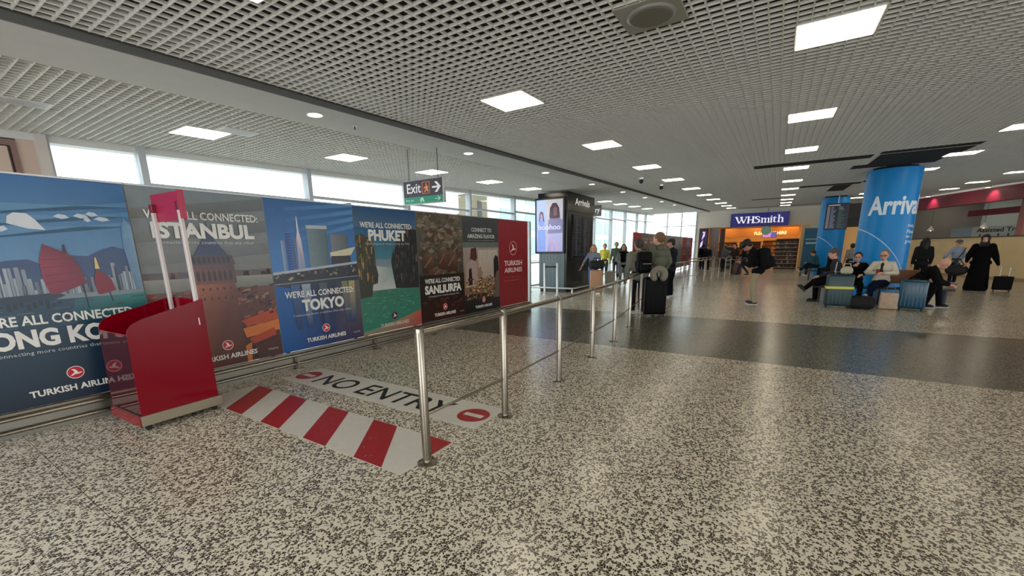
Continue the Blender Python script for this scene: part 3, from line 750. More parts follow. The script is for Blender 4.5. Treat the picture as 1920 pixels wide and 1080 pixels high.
# ------------------------------------------------------------------ red cart
RED = mat('glossy_red_acrylic', (124, 0, 22), 0.12, var=0.02, spec=0.35)
def red_glass():
    m = mat('dark_red_clear_acrylic', (88, 2, 26), 0.05, var=0.02)
    m.node_tree.nodes['Principled BSDF'].inputs['Transmission Weight'].default_value = 0.55
    return m
RG = red_glass()
cart = thing('promotion_cart', 'glossy red acrylic promotion cart with tall white handles before the posters', 'cart', (1.20, 4.78, 0), math.radians(2.5))
MB().box((0, 0, 0.055), (0.69, 0.655, 0.155), 0.004).build('base_frame', mat('base_steel', (168, 158, 138), 0.35, 0.85, 0.04), cart)
MB().box((-0.006, 0.0, 0.056), (-0.0005, 0.655, 0.154)).build('red_base_front', RED, cart, False)
side = [(0.012, 0.157), (0.035, 0.88), (0.037, 0.915), (0.045, 0.95), (0.06, 0.985), (0.085, 1.015), (0.12, 1.045), (0.16, 1.068), (0.33, 1.105), (0.69, 1.175), (0.66, 0.157)]
side = [(0.012, 0.157), (0.034, 0.90), (0.037, 0.935), (0.047, 0.965), (0.065, 0.99), (0.095, 1.012), (0.15, 1.035), (0.35, 1.088), (0.665, 1.172), (0.655, 0.157)]
MB().prism(side, 0.004, 0.014).build('side_panel', RED, cart)
MB().prism(side, 0.641, 0.651).build('side_panel', RED, cart)
MB().box((0.652, 0.0145, 0.157), (0.662, 0.6405, 1.168)).build('back_panel', RED, cart)
MB().prism([(0.012, 0.157), (0.021, 0.157), (0.043, 0.90), (0.034, 0.90)], 0.0145, 0.6405).build('front_panel', RG, cart)
MB().box((0.036, 0.0145, 0.901), (0.648, 0.6405, 0.915)).build('tray', RED, cart)
MB().box((0.05, 0.0145, 0.50), (0.64, 0.6405, 0.512)).build('inner_shelf', RED, cart)
HND = mat('handle_white', (206, 196, 192), 0.35)
for y, nm in ((0.045, 'h'), (0.595, 'h')):
    hd_ = MB().box((0.61, y - 0.022, 0.916), (0.645, y + 0.022, 2.10), 0.006).build('handle_post', HND, cart)
    MB().box((0.605, y - 0.03, 2.02), (0.65, y + 0.03, 2.101), 0.005).build('clamp', mat('clamp_red', (120, 12, 40), 0.35), hd_)
    MB().box((0.60, y - 0.05, 0.9155), (0.6095, y + 0.05, 0.99), 0.003).build('bracket', ALU, hd_)
MB().box((0.646, -0.015, 1.93), (0.654, 0.655, 2.20), 0.003).box((0.60, -0.02, 1.94), (0.654, -0.012, 2.2)).build('sign_plate', mat('sign_plate_pinkred', (176, 34, 74), 0.3), cart)
wm = MB().tube((-0.012, 0, 0.026), (0.012, 0, 0.026), 0.025, n=18).build; 
for x, y in ((0.06, 0.05), (0.62, 0.05), (0.06, 0.60), (0.62, 0.60)):
    MB().tube((x, y - 0.012, 0.0255), (x, y + 0.012, 0.0255), 0.025, n=18).box((x - 0.018, y - 0.018, 0.034), (x + 0.018, y - 0.0125, 0.0545)).box((x - 0.018, y + 0.0125, 0.034), (x + 0.018, y + 0.018, 0.0545)).build('castor', BLACK, cart, True)

# ------------------------------------------------------------------ exit sign
RN = -PI / 2          # things that face the camera down the hall: local x -> -Y, local -y -> -X
ex = thing('exit_sign', 'hanging dark exit sign with arrow over a green strip, above the poster wall', 'sign', (6.0, 6.165, 2.47), RN)
MB().box((0, 0.001, 0), (1.0, 0.07, 0.43), 0.006).build('sign_box', ALU, ex)
c = Canvas(1.0, 0.43, 0.0006)
c.rect(.015, .30, .985, .97, (64, 60, 74)).rect(.015, .03, .985, .30, (40, 146, 118))
c.text('Exit', .10, .46, .46, .86, (240, 240, 244), .012, 3)
c.rect(.49, .40, .68, .88, (206, 116, 84)); c.rect(.505, .43, .665, .85, (70, 56, 56))
c.poly([(.53, .47), (.57, .47), (.60, .56), (.62, .47), (.65, .48), (.63, .62), (.65, .68), (.62, .72), (.57, .70), (.53, .62), (.55, .60), (.58, .64), (.57, .56)], (224, 150, 104)); c.disc(.6, .77, .016, (224, 150, 104))
c.rect(.74, .595, .90, .665, (244, 244, 248)); c.poly([(.80, .84), (.86, .84), (.95, .63), (.86, .42), (.80, .42), (.89, .63)], (244, 244, 248))
c.text('Way out', .06, .09, .27, .22, (186, 226, 208), .01, 2); c.poly([(.44, .07), (.47, .07), (.48, .16), (.51, .07), (.54, .07), (.52, .2), (.50, .26), (.46, .25), (.43, .17)], (186, 226, 208))
c.rect(.80, .145, .90, .175, (186, 226, 208)); c.poly([(.86, .25), (.89, .25), (.94, .16), (.89, .07), (.86, .07), (.905, .16)], (186, 226, 208))
c.build('face', ex, print_mat('sign_face', 0.35, 0.15))
MB().tube((0.86, 0.035, 0.432), (0.86, 0.035, cz(6) - 2.47), 0.006).build('hanger_rod', DARKM, ex)
MB().tube((0.14, 0.035, 0.432), (0.14, 0.035, cz(6) - 2.47), 0.006).build('hanger_rod', DARKM, ex)

# ------------------------------------------------------------------ black arrivals column
CB = mat('column_black_gloss', (13, 14, 15), 0.18, var=0.1)
CG = mat('column_grey_glass', (92, 104, 108), 0.15, var=0.08)
col = thing('arrivals_column', 'large square black column with Arrivals lettering and an advertising screen', 'column', (14.3, 7.67, 0), RN)
ct = cz(14.3, 3.20)
MB().box((0, 0.0, 0.12), (1.15, 2.55, ct - 0.65)).box((0.03, 0.03, 0.0005), (1.12, 2.52, 0.12)).build('shaft', CB, col)
MB().box((-0.03, -0.03, ct - 0.649), (1.18, 2.58, ct)).build('header', CB, col)
MB().box((0.03, -0.012, 0.13), (1.05, -0.0005, 1.45)).build('front_panel', CG, col)
o = MB(); 
for k in range(7): o.box((0.1 + k * 0.13, -0.016, 0.14), (0.108 + k * 0.13, -0.0125, 1.44))
o.build('panel_rib', mat('rib_grey', (60, 70, 76), 0.4), col)
# lettering and departures board on the long side (faces -Y): local +x side, a canvas turned a quarter
side_m = Matrix.Translation((1.1505, 0.0, 0)) @ Matrix.Rotation(PI / 2, 4, 'Z')
c = Canvas(2.55, ct, 0.0015)
c.text('Arrivals', .24, .885, .80, .955, (216, 214, 204), .02, 4)
o = c.build('lettering', col, print_mat('lit_lettering', 0.4, 0.55), Matrix.Translation((0.032, 0, 0)) @ side_m)
bd = MB().box((1.1505, 0.45, 1.25), (1.19, 2.2, 2.85), 0.005).build('flight_board', mat('board_black', (14, 17, 22), 0.15), col)
c = Canvas(1.7, 1.55, 0.0015); r = random.Random(11)
for cx in (.03, .52):
    c.rect(cx, .93, cx + .44, .985, (34, 44, 54))
    for k in range(26):
        z = .90 - k * .034
        x = cx + .01
        for n, w_ in ((1, .06), (2, .17), (3, .07), (4, .08)):
            c.rect(x, z, x + w_ * r.uniform(.6, 1), z + .014, (70, 80, 92) if n != 2 else (88, 98, 108), up=0); x += w_ + .015
c.build('flight_rows', bd, print_mat('board_text', 0.4, 0.25), Matrix.Translation((1.1905, 0.475, 1.275)) @ Matrix.Rotation(PI / 2, 4, 'Z'))
scr = thing('advertising_screen', 'upright advertising screen on the black column showing two women over a lettered boohoo banner', 'screen', (14.22, 7.81, 1.45), RN)
MB().box((0, 0, 0), (1.22, 0.075, 2.0), 0.012).build('housing', DARKM, scr)
c = Canvas(1.08, 1.86, 0.0012)
BLU = (142, 160, 222)
c.rect(0, 0, .36, 1, (138, 152, 226), top=(176, 196, 238)).rect(.36, 0, 1, 1, (176, 172, 206), top=(190, 190, 198))
c.poly([(.08, 0), (.34, 0), (.33, .3), (.31, .55), (.24, .62), (.12, .60), (.06, .45)], (128, 152, 224))
c.poly([(.10, .60), (.12, .76), (.19, .79), (.26, .76), (.31, .58), (.25, .60), (.23, .70), (.15, .70), (.14, .58)], (88, 74, 108)); c.poly([(.15, .64), (.15, .72), (.19, .745), (.225, .72), (.22, .63)], (176, 140, 164))
c.poly([(.42, .0), (.50, .34), (.46, .55), (.52, .66), (.9, .66), (.99, .5), (.94, .34), (.98, 0)], (170, 160, 206), cols=[(150, 140, 196), (176, 166, 214), (150, 130, 170), (132, 96, 120), (128, 100, 130), (150, 140, 190), (170, 170, 220), (160, 160, 216)])
c.poly([(.44, .35), (.46, .62), (.99, .62), (.99, .36)], (124, 122, 168))
c.poly([(.5, .66), (.52, .84), (.62, .93), (.76, .93), (.86, .84), (.9, .66), (.8, .64), (.6, .64)], (66, 50, 66)); c.poly([(.66, .70), (.65, .82), (.72, .87), (.79, .82), (.79, .71), (.73, .68)], (120, 84, 98))
c.poly([(.55, .02), (.62, .2), (.66, .2), (.64, .02)], (188, 158, 194)); c.poly([(.74, .02), (.76, .2), (.82, .2), (.86, .02)], (188, 158, 194))
c.text('boohoo', .07, .425, .93, .53, (206, 204, 236), .03, 3)
c.build('picture', scr, print_mat('lit_screen', 0.2, 0.35), Matrix.Translation((0.07, 0, 0.07)))
MB().ball((0.3, 0.2, 2.16), (0.035, 0.035, 0.035)).build('dome_sensor', BLACK, scr)
MB().box((0.27, 0.0755, 2.155), (0.33, 0.079, 2.17)).build('sensor_plate', ALU, scr)

gr = thing('guard_rail', 'low white tubular guard rail around the foot of the black column', 'rail', (13.75, 7.75, 0))
RW = mat('rail_pale_steel', (196, 198, 200), 0.3, 0.6)
MB().path([(0, 0, 0.22), (0, -1.65, 0.22), (0.15, -1.75, 0.22), (3.0, -1.75, 0.22)], 0.028).build('top_tube', RW, gr, True)
MB().path([(0.0, -1.70, 0.001), (0.02, -1.70, 0.19)], 0.028).tube((3.0, -1.75, 0.001), (3.0, -1.75, 0.19), 0.025).tube((0, 0, 0.001), (0, 0, 0.19), 0.025).build('leg', RW, gr, True)
for Y, lb in ((6.94, 'left of the pair of slim steel uprights in front of the screen'), (6.44, 'right of the pair of slim steel uprights in front of the screen')):
    t = thing('upright_post', lb, 'post', (13.35, Y, 0))
    MB().lathe([(0.036, 0.01), (0.036, 1.12), (0.03, 1.13)], 16).build('post', RW, t, True); MB().lathe([(0.09, 0.0005), (0.09, 0.0095)], 20).build('base', RW, t)
sm = thing('trolley_handle', 'black cross bar fixed between the two slim steel uprights', 'bar', (13.35, 6.48, 1.0))
MB().tube((0, 0.001, 0), (0, 0.42, 0), 0.03).build('bar', BLACK, sm, True)
t = thing('sign_stand', 'tall slim dark stand at the left of the black column', 'stand', (13.9, 7.98, 0))
MB().tube((0, 0, 0.02), (0, 0, 1.2), 0.02).box((-0.15, -0.15, 0.001), (0.15, 0.15, 0.019)).build('pole', RW, t, True)
MB().box((-0.03, -0.07, 0.75), (0.03, 0.07, 1.95), 0.01).build('board', DARKM, t)
ry = thing('hanging_sign', 'grey hanging sign showing only the letters ry beyond the black column', 'sign', (19.6, 8.42, 3.12), RN)
MB().box((0, 0.001, 0), (1.22, 0.06, 0.5), 0.006).build('sign_box', mat('sign_grey', (84, 84, 90), 0.5), ry)
c = Canvas(1.22, 0.5, 0.001); c.text('ry', .76, .2, .95, .66, (228, 228, 232), .02, 3); c.build('face', ry, print_mat('sign_face', 0.35, 0.15))
for x in (0.2, 1.0): MB().tube((x, 0.03, 0.502), (x, 0.03, cz(19.6) - 3.12), 0.008).build('hanger_rod', DARKM, ry)

# ------------------------------------------------------------------ shop front at the end of the hall
FX = 38.0
WALLM = mat('end_wall_cream', (232, 226, 214), 0.6)
we = MB().box((FX, 5.5, 0), (FX + .3, 5.75, 4.55)).box((FX, -3.4, 3.12), (FX + .3, 5.5, 4.55)).box((FX, -3.4, 0), (FX + .3, -1.46, 3.12)).build('wall_end', WALLM); struct(we)
cp = MB().box((FX - .06, -1.95, 0), (FX - .001, -1.46, 3.1)).build('trim_3', mat('cream_panel', (226, 196, 146), 0.5)); struct(cp)  # cream panel at the right edge of the shop opening
# shop shell
AMB = mat('shop_amber', (234, 186, 122), 0.6)
sh = MB().box((FX + 7, -3.4, 0), (FX + 7.2, 5.4, 4.2)).box((FX + .3, 5.35, 0), (FX + 7, 5.5, 4.2)).box((FX + .3, -3.4, 0), (FX + 7, -3.25, 4.2)).build('wall_shop', AMB); struct(sh)
sc_ = MB().box((FX + .3, -3.25, 3.5), (FX + 7, 5.35, 3.65)).build('ceiling', mat('shop_ceiling', (220, 206, 178), 0.7)); struct(sc_)
for k, (x, y) in enumerate([(39.4, 3.6), (39.4, 1.4), (39.4, -0.8), (42.4, 3.0), (42.4, 0.4), (42.4, -2.0)]):
    t = thing('shop_light', 'warm strip light on the shop ceiling, %s counted from the entrance' % ordn[k], 'ceiling light', (x, y, 3.5), group='shop ceiling lights')
    MB().box((-.15, -.7, -.06), (.15, .7, -.0005)).build('housing', WHITE, t)
    MB().box((-.13, -.68, -.066), (.13, .68, -.0605)).build('diffuser', mat('shop_light_lens', (255, 226, 170), 0.5, emit=30, ecol=(255, 214, 156)), t)
bh = MB().box((FX + 2.0, -1.4, 2.35), (FX + 2.2, 3.9, 3.05)).build('fascia_board', mat('amber_fascia', (176, 112, 44), 0.5)); tag(bh, 'amber fascia board inside the shop above the shelves', 'board')
bc = Canvas(2.2, 0.25, 0.004); bc.text('PLEASE PAY HERE', 0, 0, 1, 1, (250, 226, 170), .02, 1)
bc.build('lettering', bh, print_mat('warm_letters', 0.4, 0.9), Matrix.Translation((FX + 1.995, 1.6, 2.5)) @ Matrix.Rotation(RN, 4, 'Z'))

sg = thing('shop_sign', 'dark blue illuminated shop sign with white serif lettering WHSmith', 'sign', (FX - .35, 3.22, 3.08), RN)
MB().box((0, 0.001, 0), (3.82, 0.34, 1.0), 0.01).build('sign_box', mat('sign_navy', (14, 12, 80), 0.3), sg)
c = Canvas(3.82, 1.0, 0.004)
c.rect(.004, .01, .996, .99, (14, 11, 84), top=(18, 14, 98))
LT = (240, 240, 250)
def serif_sign(c):
    # widths in panel units; strokes with slab serifs
    b, t, xh = .27, .74, .60
    def sf(x, z, w=.05): c.rect(x - w / 2, z - .016, x + w / 2, z + .016, LT, up=0)
    # W
    c.poly([(.085, t), (.115, t), (.155, b + .1), (.175, b), (.145, b)], LT); c.poly([(.205, t), (.215, t), (.165, b), (.15, b)], LT)
    c.poly([(.165, t), (.195, t), (.235, b + .1), (.25, b), (.225, b)], LT); c.poly([(.275, t), (.285, t), (.245, b), (.23, b)], LT)
    for x in (.10, .195, .28): sf(x, t)
    # H
    c.rect(.305, b, .332, t, LT); c.rect(.385, b, .412, t, LT); c.rect(.33, .485, .387, .525, LT)
    for x in (.318, .399): sf(x, t); sf(x, b)
    # S
    c.poly([(.515, .62), (.505, .72), (.47, .755), (.435, .72), (.425, .64), (.44, .56), (.49, .47), (.495, .38), (.475, .295), (.45, .29), (.43, .34), (.425, .40), (.425, .25), (.435, .27), (.475, .25), (.515, .31), (.525, .40), (.515, .50), (.465, .59), (.455, .66), (.475, .715), (.495, .69), (.51, .60)], LT)
    # m
    c.rect(.545, b, .567, xh, LT); c.rect(.60, b, .622, xh - .05, LT); c.rect(.655, b, .677, xh - .05, LT)
    c.poly([(.565, xh - .06), (.59, xh + .02), (.612, xh), (.622, xh - .06), (.6, xh - .06), (.585, xh - .04)], LT); c.poly([(.62, xh - .06), (.645, xh + .02), (.667, xh), (.677, xh - .06), (.655, xh - .06), (.64, xh - .04)], LT)
    for x in (.556, .611, .666): sf(x, b, .042)
    sf(.548, xh, .03)
    # i
    c.rect(.70, b, .722, xh, LT); sf(.711, b, .042); sf(.704, xh, .03); c.disc(.711, .70, .045, LT)
    # t
    c.poly([(.748, b + .05), (.76, b), (.79, b), (.80, b + .05), (.785, b + .03), (.77, b + .05), (.77, .70), (.748, .62)], LT); c.rect(.735, xh - .03, .80, xh, LT)
    # h
    c.rect(.825, b, .847, .78, LT); c.rect(.885, b, .907, xh - .06, LT); c.poly([(.845, xh - .07), (.87, xh + .02), (.895, xh), (.907, xh - .07), (.885, xh - .07), (.865, xh - .04)], LT)
    for x in (.836, .896): sf(x, b, .044)
    sf(.828, .78, .03)
serif_sign(c)
c.build('lettering', sg, print_mat('lit_sign', 0.3, 0.75))

def shelf_unit(x, y, w, h, n, label, bright=1.0, rz=RN, seed=1, wood=(96, 70, 48), deep=0.45, hues=None):
    t = thing('shelf_unit', label, 'shelf', (x, y, 0), rz)
    wm = mat('shelf_wood_%d' % (wood[0]), wood, 0.6)
    MB().box((0, 0, 0.001), (0.04, deep, h)).box((w - 0.04, 0, 0.001), (w, deep, h)).box((0.04, deep - .03, 0.001), (w - .04, deep, h)).box((.04, 0, h - .05), (w - .04, deep - .03, h)).build('frame', wm, t)
    r = random.Random(seed); hues = hues or [(150, 60, 40), (200, 160, 90), (60, 70, 90), (190, 180, 160), (110, 40, 60), (70, 90, 60), (40, 36, 40)]
    gm = [mat('goods_%d' % hash(q) if False else 'goods_%d_%d_%d' % q, q, 0.5) for q in hues]
    for i in range(n):
        z = 0.12 + i * (h - 0.2) / n
        MB().box((0.041, 0.0, z - 0.03), (w - 0.041, deep - 0.031, z)).build('shelf_board', mat('shelf_edge_pale', (190, 180, 160), 0.5), t)
        g = MB(); xx = 0.06; hh = (h - 0.2) / n
        while xx < w - 0.14:
            ww = r.uniform(0.06, 0.14); g.mi = r.randrange(len(gm)); g.box((xx, 0.03, z + 0.001), (xx + ww * .9, deep * .6, z + hh * r.uniform(.45, .8))); xx += ww
        go = g.build('goods', gm, t); go['kind'] = 'stuff'
    return t
shelf_unit(35.6, 0.02, 1.35, 2.1, 7, 'dark shelving island of packed goods at the shop entrance', seed=2, wood=(110, 84, 62), hues=[(60, 46, 44), (90, 70, 62), (150, 130, 110), (44, 40, 46), (120, 60, 50)])
shelf_unit(38.9, -0.35, 1.0, 2.0, 6, 'lit shelf of bottles and food boxes at the right side of the shop', seed=3, wood=(150, 90, 50), hues=[(220, 150, 90), (240, 220, 180), (180, 70, 40), (120, 40, 30), (230, 190, 130)])
shelf_unit(40.2, 4.6, 1.8, 2.0, 6, 'amber shelf of magazines at the left side of the shop', seed=4, wood=(190, 140, 80))
shelf_unit(41.5, 2.7, 1.6, 2.0, 6, 'shelf of small goods behind the shop till', seed=5, wood=(170, 120, 66), hues=[(230, 200, 140), (180, 110, 50), (90, 60, 50), (220, 180, 150), (60, 50, 50)])
shelf_unit(42.5, 1.0, 2.4, 2.1, 6, 'long wall shelf at the back of the shop', seed=6, wood=(190, 130, 70), hues=[(240, 200, 130), (190, 90, 50), (210, 160, 100), (140, 110, 50)])
t = thing('news_stand', 'black stand of folded newspapers at the shop entrance behind the rail', 'stand', (34.6, 3.25, 0), RN)
MB().box((0, 0, 0.001), (1.0, 0.5, 1.55), 0.01).build('cabinet', BLACK, t)
for k in range(4): MB().box((.08, -.05, .25 + k * .3), (.92, -.0005, .42 + k * .3)).build('newspaper_rack', mat('newspaper', (128, 132, 134), 0.7), t)
t = thing('display_screen', 'small violet lit screen hanging inside the shop', 'screen', (38.6, 1.0, 2.25), RN)
MB().box((0, 0, 0), (0.95, 0.06, 0.4)).build('housing', BLACK, t)
c = Canvas(.9, .35, .004); c.rect(0, 0, .6, 1, (210, 130, 190)).rect(.6, 0, 1, 1, (96, 84, 170)); c.build('picture', t, print_mat('shop_screen', .3, 0.9), Matrix.Translation((.025, 0, .025)))
MB().tube((.47, .03, .401), (.47, .03, 1.24), .015).build('hanger_rod', DARKM, t)
t = thing('round_sign', 'pale green round hanging sign below the shop name', 'sign', (37.3, 0.75, 2.75))
MB().tube((0, 0, 0), (0.06, 0, 0), 0.33, n=28).build('disc', mat('pale_green', (140, 196, 172), 0.4), t); MB().tube((.03, 0, .335), (.03, 0, cz(37.3) - 2.75), .012).build('hanger_rod', DARKM, t)
t = thing('gaming_screen', 'tall dark booth with violet lit screens at the left end of the shop front', 'booth', (37.2, 5.35, 0), RN)
MB().box((0, 0, 0.001), (0.62, 0.5, 3.05)).build('cabinet', mat('booth_dark', (36, 32, 40), 0.4), t)
c = Canvas(.5, 1.5, .004); c.rect(0, 0, 1, 1, (30, 22, 50)); c.poly([(.3, .5), (.7, .7), (.75, .95), (.45, .8)], (210, 180, 240)); c.poly([(.1, .1), (.4, .2), (.5, .5), (.2, .35)], (220, 200, 250)); c.disc(.5, .9, .05, (255, 240, 255))
c.build('picture', t, print_mat('booth_screen', .3, 0.9), Matrix.Translation((.06, 0, 1.4)))
sh_ = thing('folding_shutter', 'grey folded metal shutter panels beside the shop entrance', 'shutter', (37.7, 4.68, 0), RN)
for k in range(5): MB().box((k * .15, (k % 2) * .06, .001), (k * .15 + .13, .05 + (k % 2) * .06, 3.1)).build('shutter_leaf', mat('shutter_grey', (124, 124, 124), 0.4, 0.3), sh_)
t = thing('tall_banner', 'narrow dark brown banner stand between the shutter and the shop shelves', 'banner', (37.6, 3.86, 0), RN)
MB().box((0, 0, .001), (.34, .05, 3.0)).build('panel', mat('banner_brown', (66, 48, 42), 0.6), t); MB().box((-.03, -.1, .001), (.37, -.001, .03)).build('foot', DARKM, t)
t = thing('information_board', 'teal blue information board beside the small blue pillar', 'board', (35.2, -1.55, .001), RN)
MB().box((0, 0, 0), (.95, .08, 2.75)).build('board', mat('teal_board', (20, 104, 140), 0.4), t)
c = Canvas(.95, 2.75, .004); c.rect(.05, .1, .95, .95, (16, 92, 126)).rect(.15, .62, .85, .66, (170, 206, 218)).rect(.1, .72, .9, .75, (110, 180, 204)); c.build('print', t)
t = thing('doorway_surround', 'tall red door surround with warm lit opening between the two blue pillars', 'doorway', (34.0, -3.2, 0), RN)
MB().box((0, 0, .001), (.34, .4, 2.9)).build('jamb', mat('door_red', (150, 16, 40), 0.4), t); MB().box((1.5, 0, .001), (1.84, .4, 2.9)).build('jamb', mat('door_red', (150, 16, 40), 0.4), t)
MB().box((.341, .3, .001), (1.499, .36, 2.7)).build('doorway_glow', mat('warm_doorway_glow', (214, 170, 110), 0.6, emit=.25, ecol=(214, 160, 100)), t); MB().box((0, 0, 2.901), (1.84, .4, 3.3)).build('lintel', mat('lintel_dark', (44, 42, 52), 0.5), t)  # glowing panel stands in for the warm light in the doorway
for k in range(3): MB().box((.03 + k * .1, -.02, .1), (.06 + k * .1, -.0005, 1.7)).build('pale_stripe', mat('stripe_pale', (210, 180, 180), 0.5), t)

# ------------------------------------------------------------------ blue pillars
BLUEM = mat('pillar_blue', (0, 136, 214), 0.35, var=0.05, scale=1.2, spec=0.3)
def pillar(x, y, R, face, label, words):
    t = thing('pillar', label, 'pillar', (x, y, 0), face)
    H_ = cz(x) - .08
    MB().lathe([(R, 0.0005), (R, H_)], 72).build('wrap', BLUEM, t, True)
    MB().box((-.006, R - .03, .01), (.006, R + .004, H_ - .01)).box((-.006, -R - .004, .01), (.006, -R + .03, H_ - .01)).build('seam', mat('seam_white', (206, 216, 224), .4), t)
    MB().lathe([(R * .8, H_ + .001), (R * .8, cz(x) + .2)], 32).build('core', SLOT, t)
    # printed words and the dotted arc wrapped round the shaft; angle 0 faces the camera side
    vs = []; fs = []
    def put(pts, faces, a0, a1, z0, z1):
        bt = bmesh.new(); bv = [bt.verts.new((u, v, 0)) for u, v in pts]
        for f in faces:
            try: bt.faces.new([bv[i] for i in f])
            except ValueError: pass
        bmesh.ops.triangulate(bt, faces=bt.faces)
        for _ in range(3):
            le = [e for e in bt.edges if abs(e.verts[0].co.x - e.verts[1].co.x) * abs(a1 - a0) > .06]
            if le: bmesh.ops.subdivide_edges(bt, edges=le, cuts=1); bmesh.ops.triangulate(bt, faces=bt.faces)
        bt.verts.index_update(); pts = [(q.co.x, q.co.y) for q in bt.verts]; faces = [tuple(q.index for q in f.verts) for f in bt.faces]; bt.free()
        n = len(vs)
        for u, v in pts:
            a = a0 + (a1 - a0) * u
            vs.append(((R + .003) * math.cos(a), (R + .003) * math.sin(a), z0 + (z1 - z0) * v))
        fs.extend(tuple(i + n for i in f) for f in faces)
    if words:
        g = glyphs('Arrivals', .03, 4); put(g[0], g[1], math.radians(-44), math.radians(100), 2.42, 2.95)
        for q, s_ in enumerate(('Help desk', 'Please wait', 'for your', 'group')):
            g = glyphs(s_, .01, 2); put(g[0], g[1], math.radians(50), math.radians(50 + 6 * len(s_)), 2.05 - q * .15, 2.15 - q * .15)
    for k in range(46):
        a = math.radians(-75 + k * 3.1); z = 2.05 - ((k / 45) ** 2) * 1.35 if True else 0
        a2 = a + math.radians(1.9); z2 = 2.05 - (((k + .6) / 45) ** 2) * 1.35
        n = len(vs); w = .016
        for aa, zz in ((a, z - w), (a2, z2 - w), (a2, z2 + w), (a, z + w)): vs.append(((R + .003) * math.cos(aa), (R + .003) * math.sin(aa), zz))
        fs.append((n, n + 1, n + 2, n + 3))
    me = bpy.data.meshes.new('lettering'); me.from_pydata(vs, [], fs); me.materials.append(mat('letter_white', (206, 216, 222), 0.5, emit=0.15, ecol=(206, 216, 222)))
    link(bpy.data.objects.new('lettering', me), t)
    return t
pillar(16.7, -2.70, .62, math.atan2(2.70, -16.7), 'large bright blue round pillar with white Arrivals lettering and dotted arc', True)
pillar(28.7, -2.45, .60, math.atan2(2.45, -28.7), 'smaller looking blue round pillar farther away behind the hanging flight screen', False)
fs_ = thing('flight_screen', 'black hanging flight information screen in front of the farther blue pillar', 'screen', (26.4, -1.92, 2.35), RN)
MB().box((0, 0, 0), (.92, .1, 1.25), .008).build('housing', BLACK, fs_)
c = Canvas(.88, 1.2, .003); c.rect(0, 0, 1, 1, (20, 24, 50)); c.rect(.05, .92, .6, .97, (180, 184, 200)); r = random.Random(4)
for k in range(20):
    z = .86 - k * .043; c.rect(.04, z, .16, z + .02, (190, 192, 200), up=0); c.rect(.2, z, .2 + r.uniform(.1, .25), z + .02, (140, 146, 170), up=0); c.rect(.55, z, .55 + r.uniform(.15, .35), z + .02, (60, 104, 96) if k > 2 else (150, 150, 160), up=0)
c.build('rows', fs_, print_mat('lit_rows', .3, .12), Matrix.Translation((.02, 0, .025)))
MB().tube((.46, .05, 1.251), (.46, .05, cz(26.4) - 2.35), .02).build('hanger_rod', ALU, fs_)

# ------------------------------------------------------------------ assistance desk on the right
DA = math.atan2(.36742636, .93005262); P0 = (26.005, -8.923)
DC = Vector((math.cos(DA), math.sin(DA), 0)); DN = Vector((math.sin(DA), -math.cos(DA), 0))   # along, and away from the camera
dk = thing('service_counter', 'long pale plywood counter front of the assistance desk on the right', 'counter', (P0[0], P0[1], 0), DA)
PLY = mat('pale_plywood', (230, 202, 154), 0.5, var=0.12, scale=1.4)
for k in range(-3, 6): MB().box((k * 1.3, -.04, .001), (k * 1.3 + 1.292, -.0005, 1.85)).build('front_board', PLY, dk)
MB().box((-4.0, -.9, 1.851), (7.8, .06, 1.89)).build('worktop', mat('worktop_dark', (58, 50, 46), 0.4), dk)
MB().box((-3.9, .0, .001), (7.8, .03, .12)).build('plinth', mat('plinth_pale', (170, 146, 110), .5), dk)
bm_ = thing('red_beam', 'long crimson painted beam with white edge above the assistance desk', 'beam', (P0[0], P0[1], 0), DA)
CRIM = mat('crimson_paint', (132, 28, 54), 0.4)
MB().box((-6, -.35, 3.42), (9, .05, 4.02)).build('fascia', CRIM, bm_); MB().box((-6, -.37, 4.021), (9, .12, 4.10)).build('edge_strip', mat('white_edge', (226, 222, 210), .4, emit=.25, ecol=(226, 222, 210)), bm_)
for k, s_ in enumerate((2.2, 5.6, -1.2)):
    t = thing('spotlight', 'small round downlight shining on the crimson beam, %s of three' % ('middle', 'left', 'right')[k], 'downlight', (P0[0] + DC.x * s_ - DN.x * .35, P0[1] + DC.y * s_ - DN.y * .35, 4.02))
    MB().lathe([(.09, 0), (.11, .03), (.11, .06)], 18).build('housing', WHITE, t); MB().lathe([(.085, -.006), (.085, -.0005)], 18).build('lens', mat('spot_lens', (255, 240, 220), .5, emit=6), t)
    ld_ = bpy.data.lights.new('spot', 'SPOT'); ld_.energy = 60; ld_.spot_size = 1.5; ld_.spot_blend = .8; ld_.color = (1, .8, .7); ld_.shadow_soft_size = .08
    lo = bpy.data.objects.new('spotlight_beam', ld_); lo.location = (0, 0, -.02); link(lo, t)
    lo.rotation_euler = (0, 0, 0); d = (DN * .35 + Vector((0, 0, -.45))); lo.rotation_mode = 'QUATERNION'; lo.rotation_quaternion = d.to_track_quat('-Z', 'Y')
b2_ = thing('red_beam', 'second crimson beam deeper inside the assistance desk', 'beam', (P0[0] + DN.x * 3, P0[1] + DN.y * 3, 0), DA)
MB().box((-2.5, -.3, 3.05), (7.5, 0, 3.35)).build('fascia', CRIM, b2_)
PNK = mat('pink_wall', (204, 136, 128), 0.5)
wr = MB().box((-9, -6.2, 0), (22, -6.0, 4.9)).build('wall_right', mat('office_grey', (150, 162, 166), 0.6)); wr.location = (P0[0], P0[1], 0); wr.rotation_euler = (0, 0, DA); struct(wr)
pk = thing('pink_column', 'pale pink boxed column behind the assistance desk', 'column', (P0[0], P0[1], 0), DA)
MB().box((-.05, -1.9, .001), (1.95, -1.1, 3.6)).build('shaft', PNK, pk); MB().box((1.951, -1.7, .001), (2.25, -1.1, 3.6)).build('side_pier', mat('pink_pier', (176, 112, 104), .5), pk)
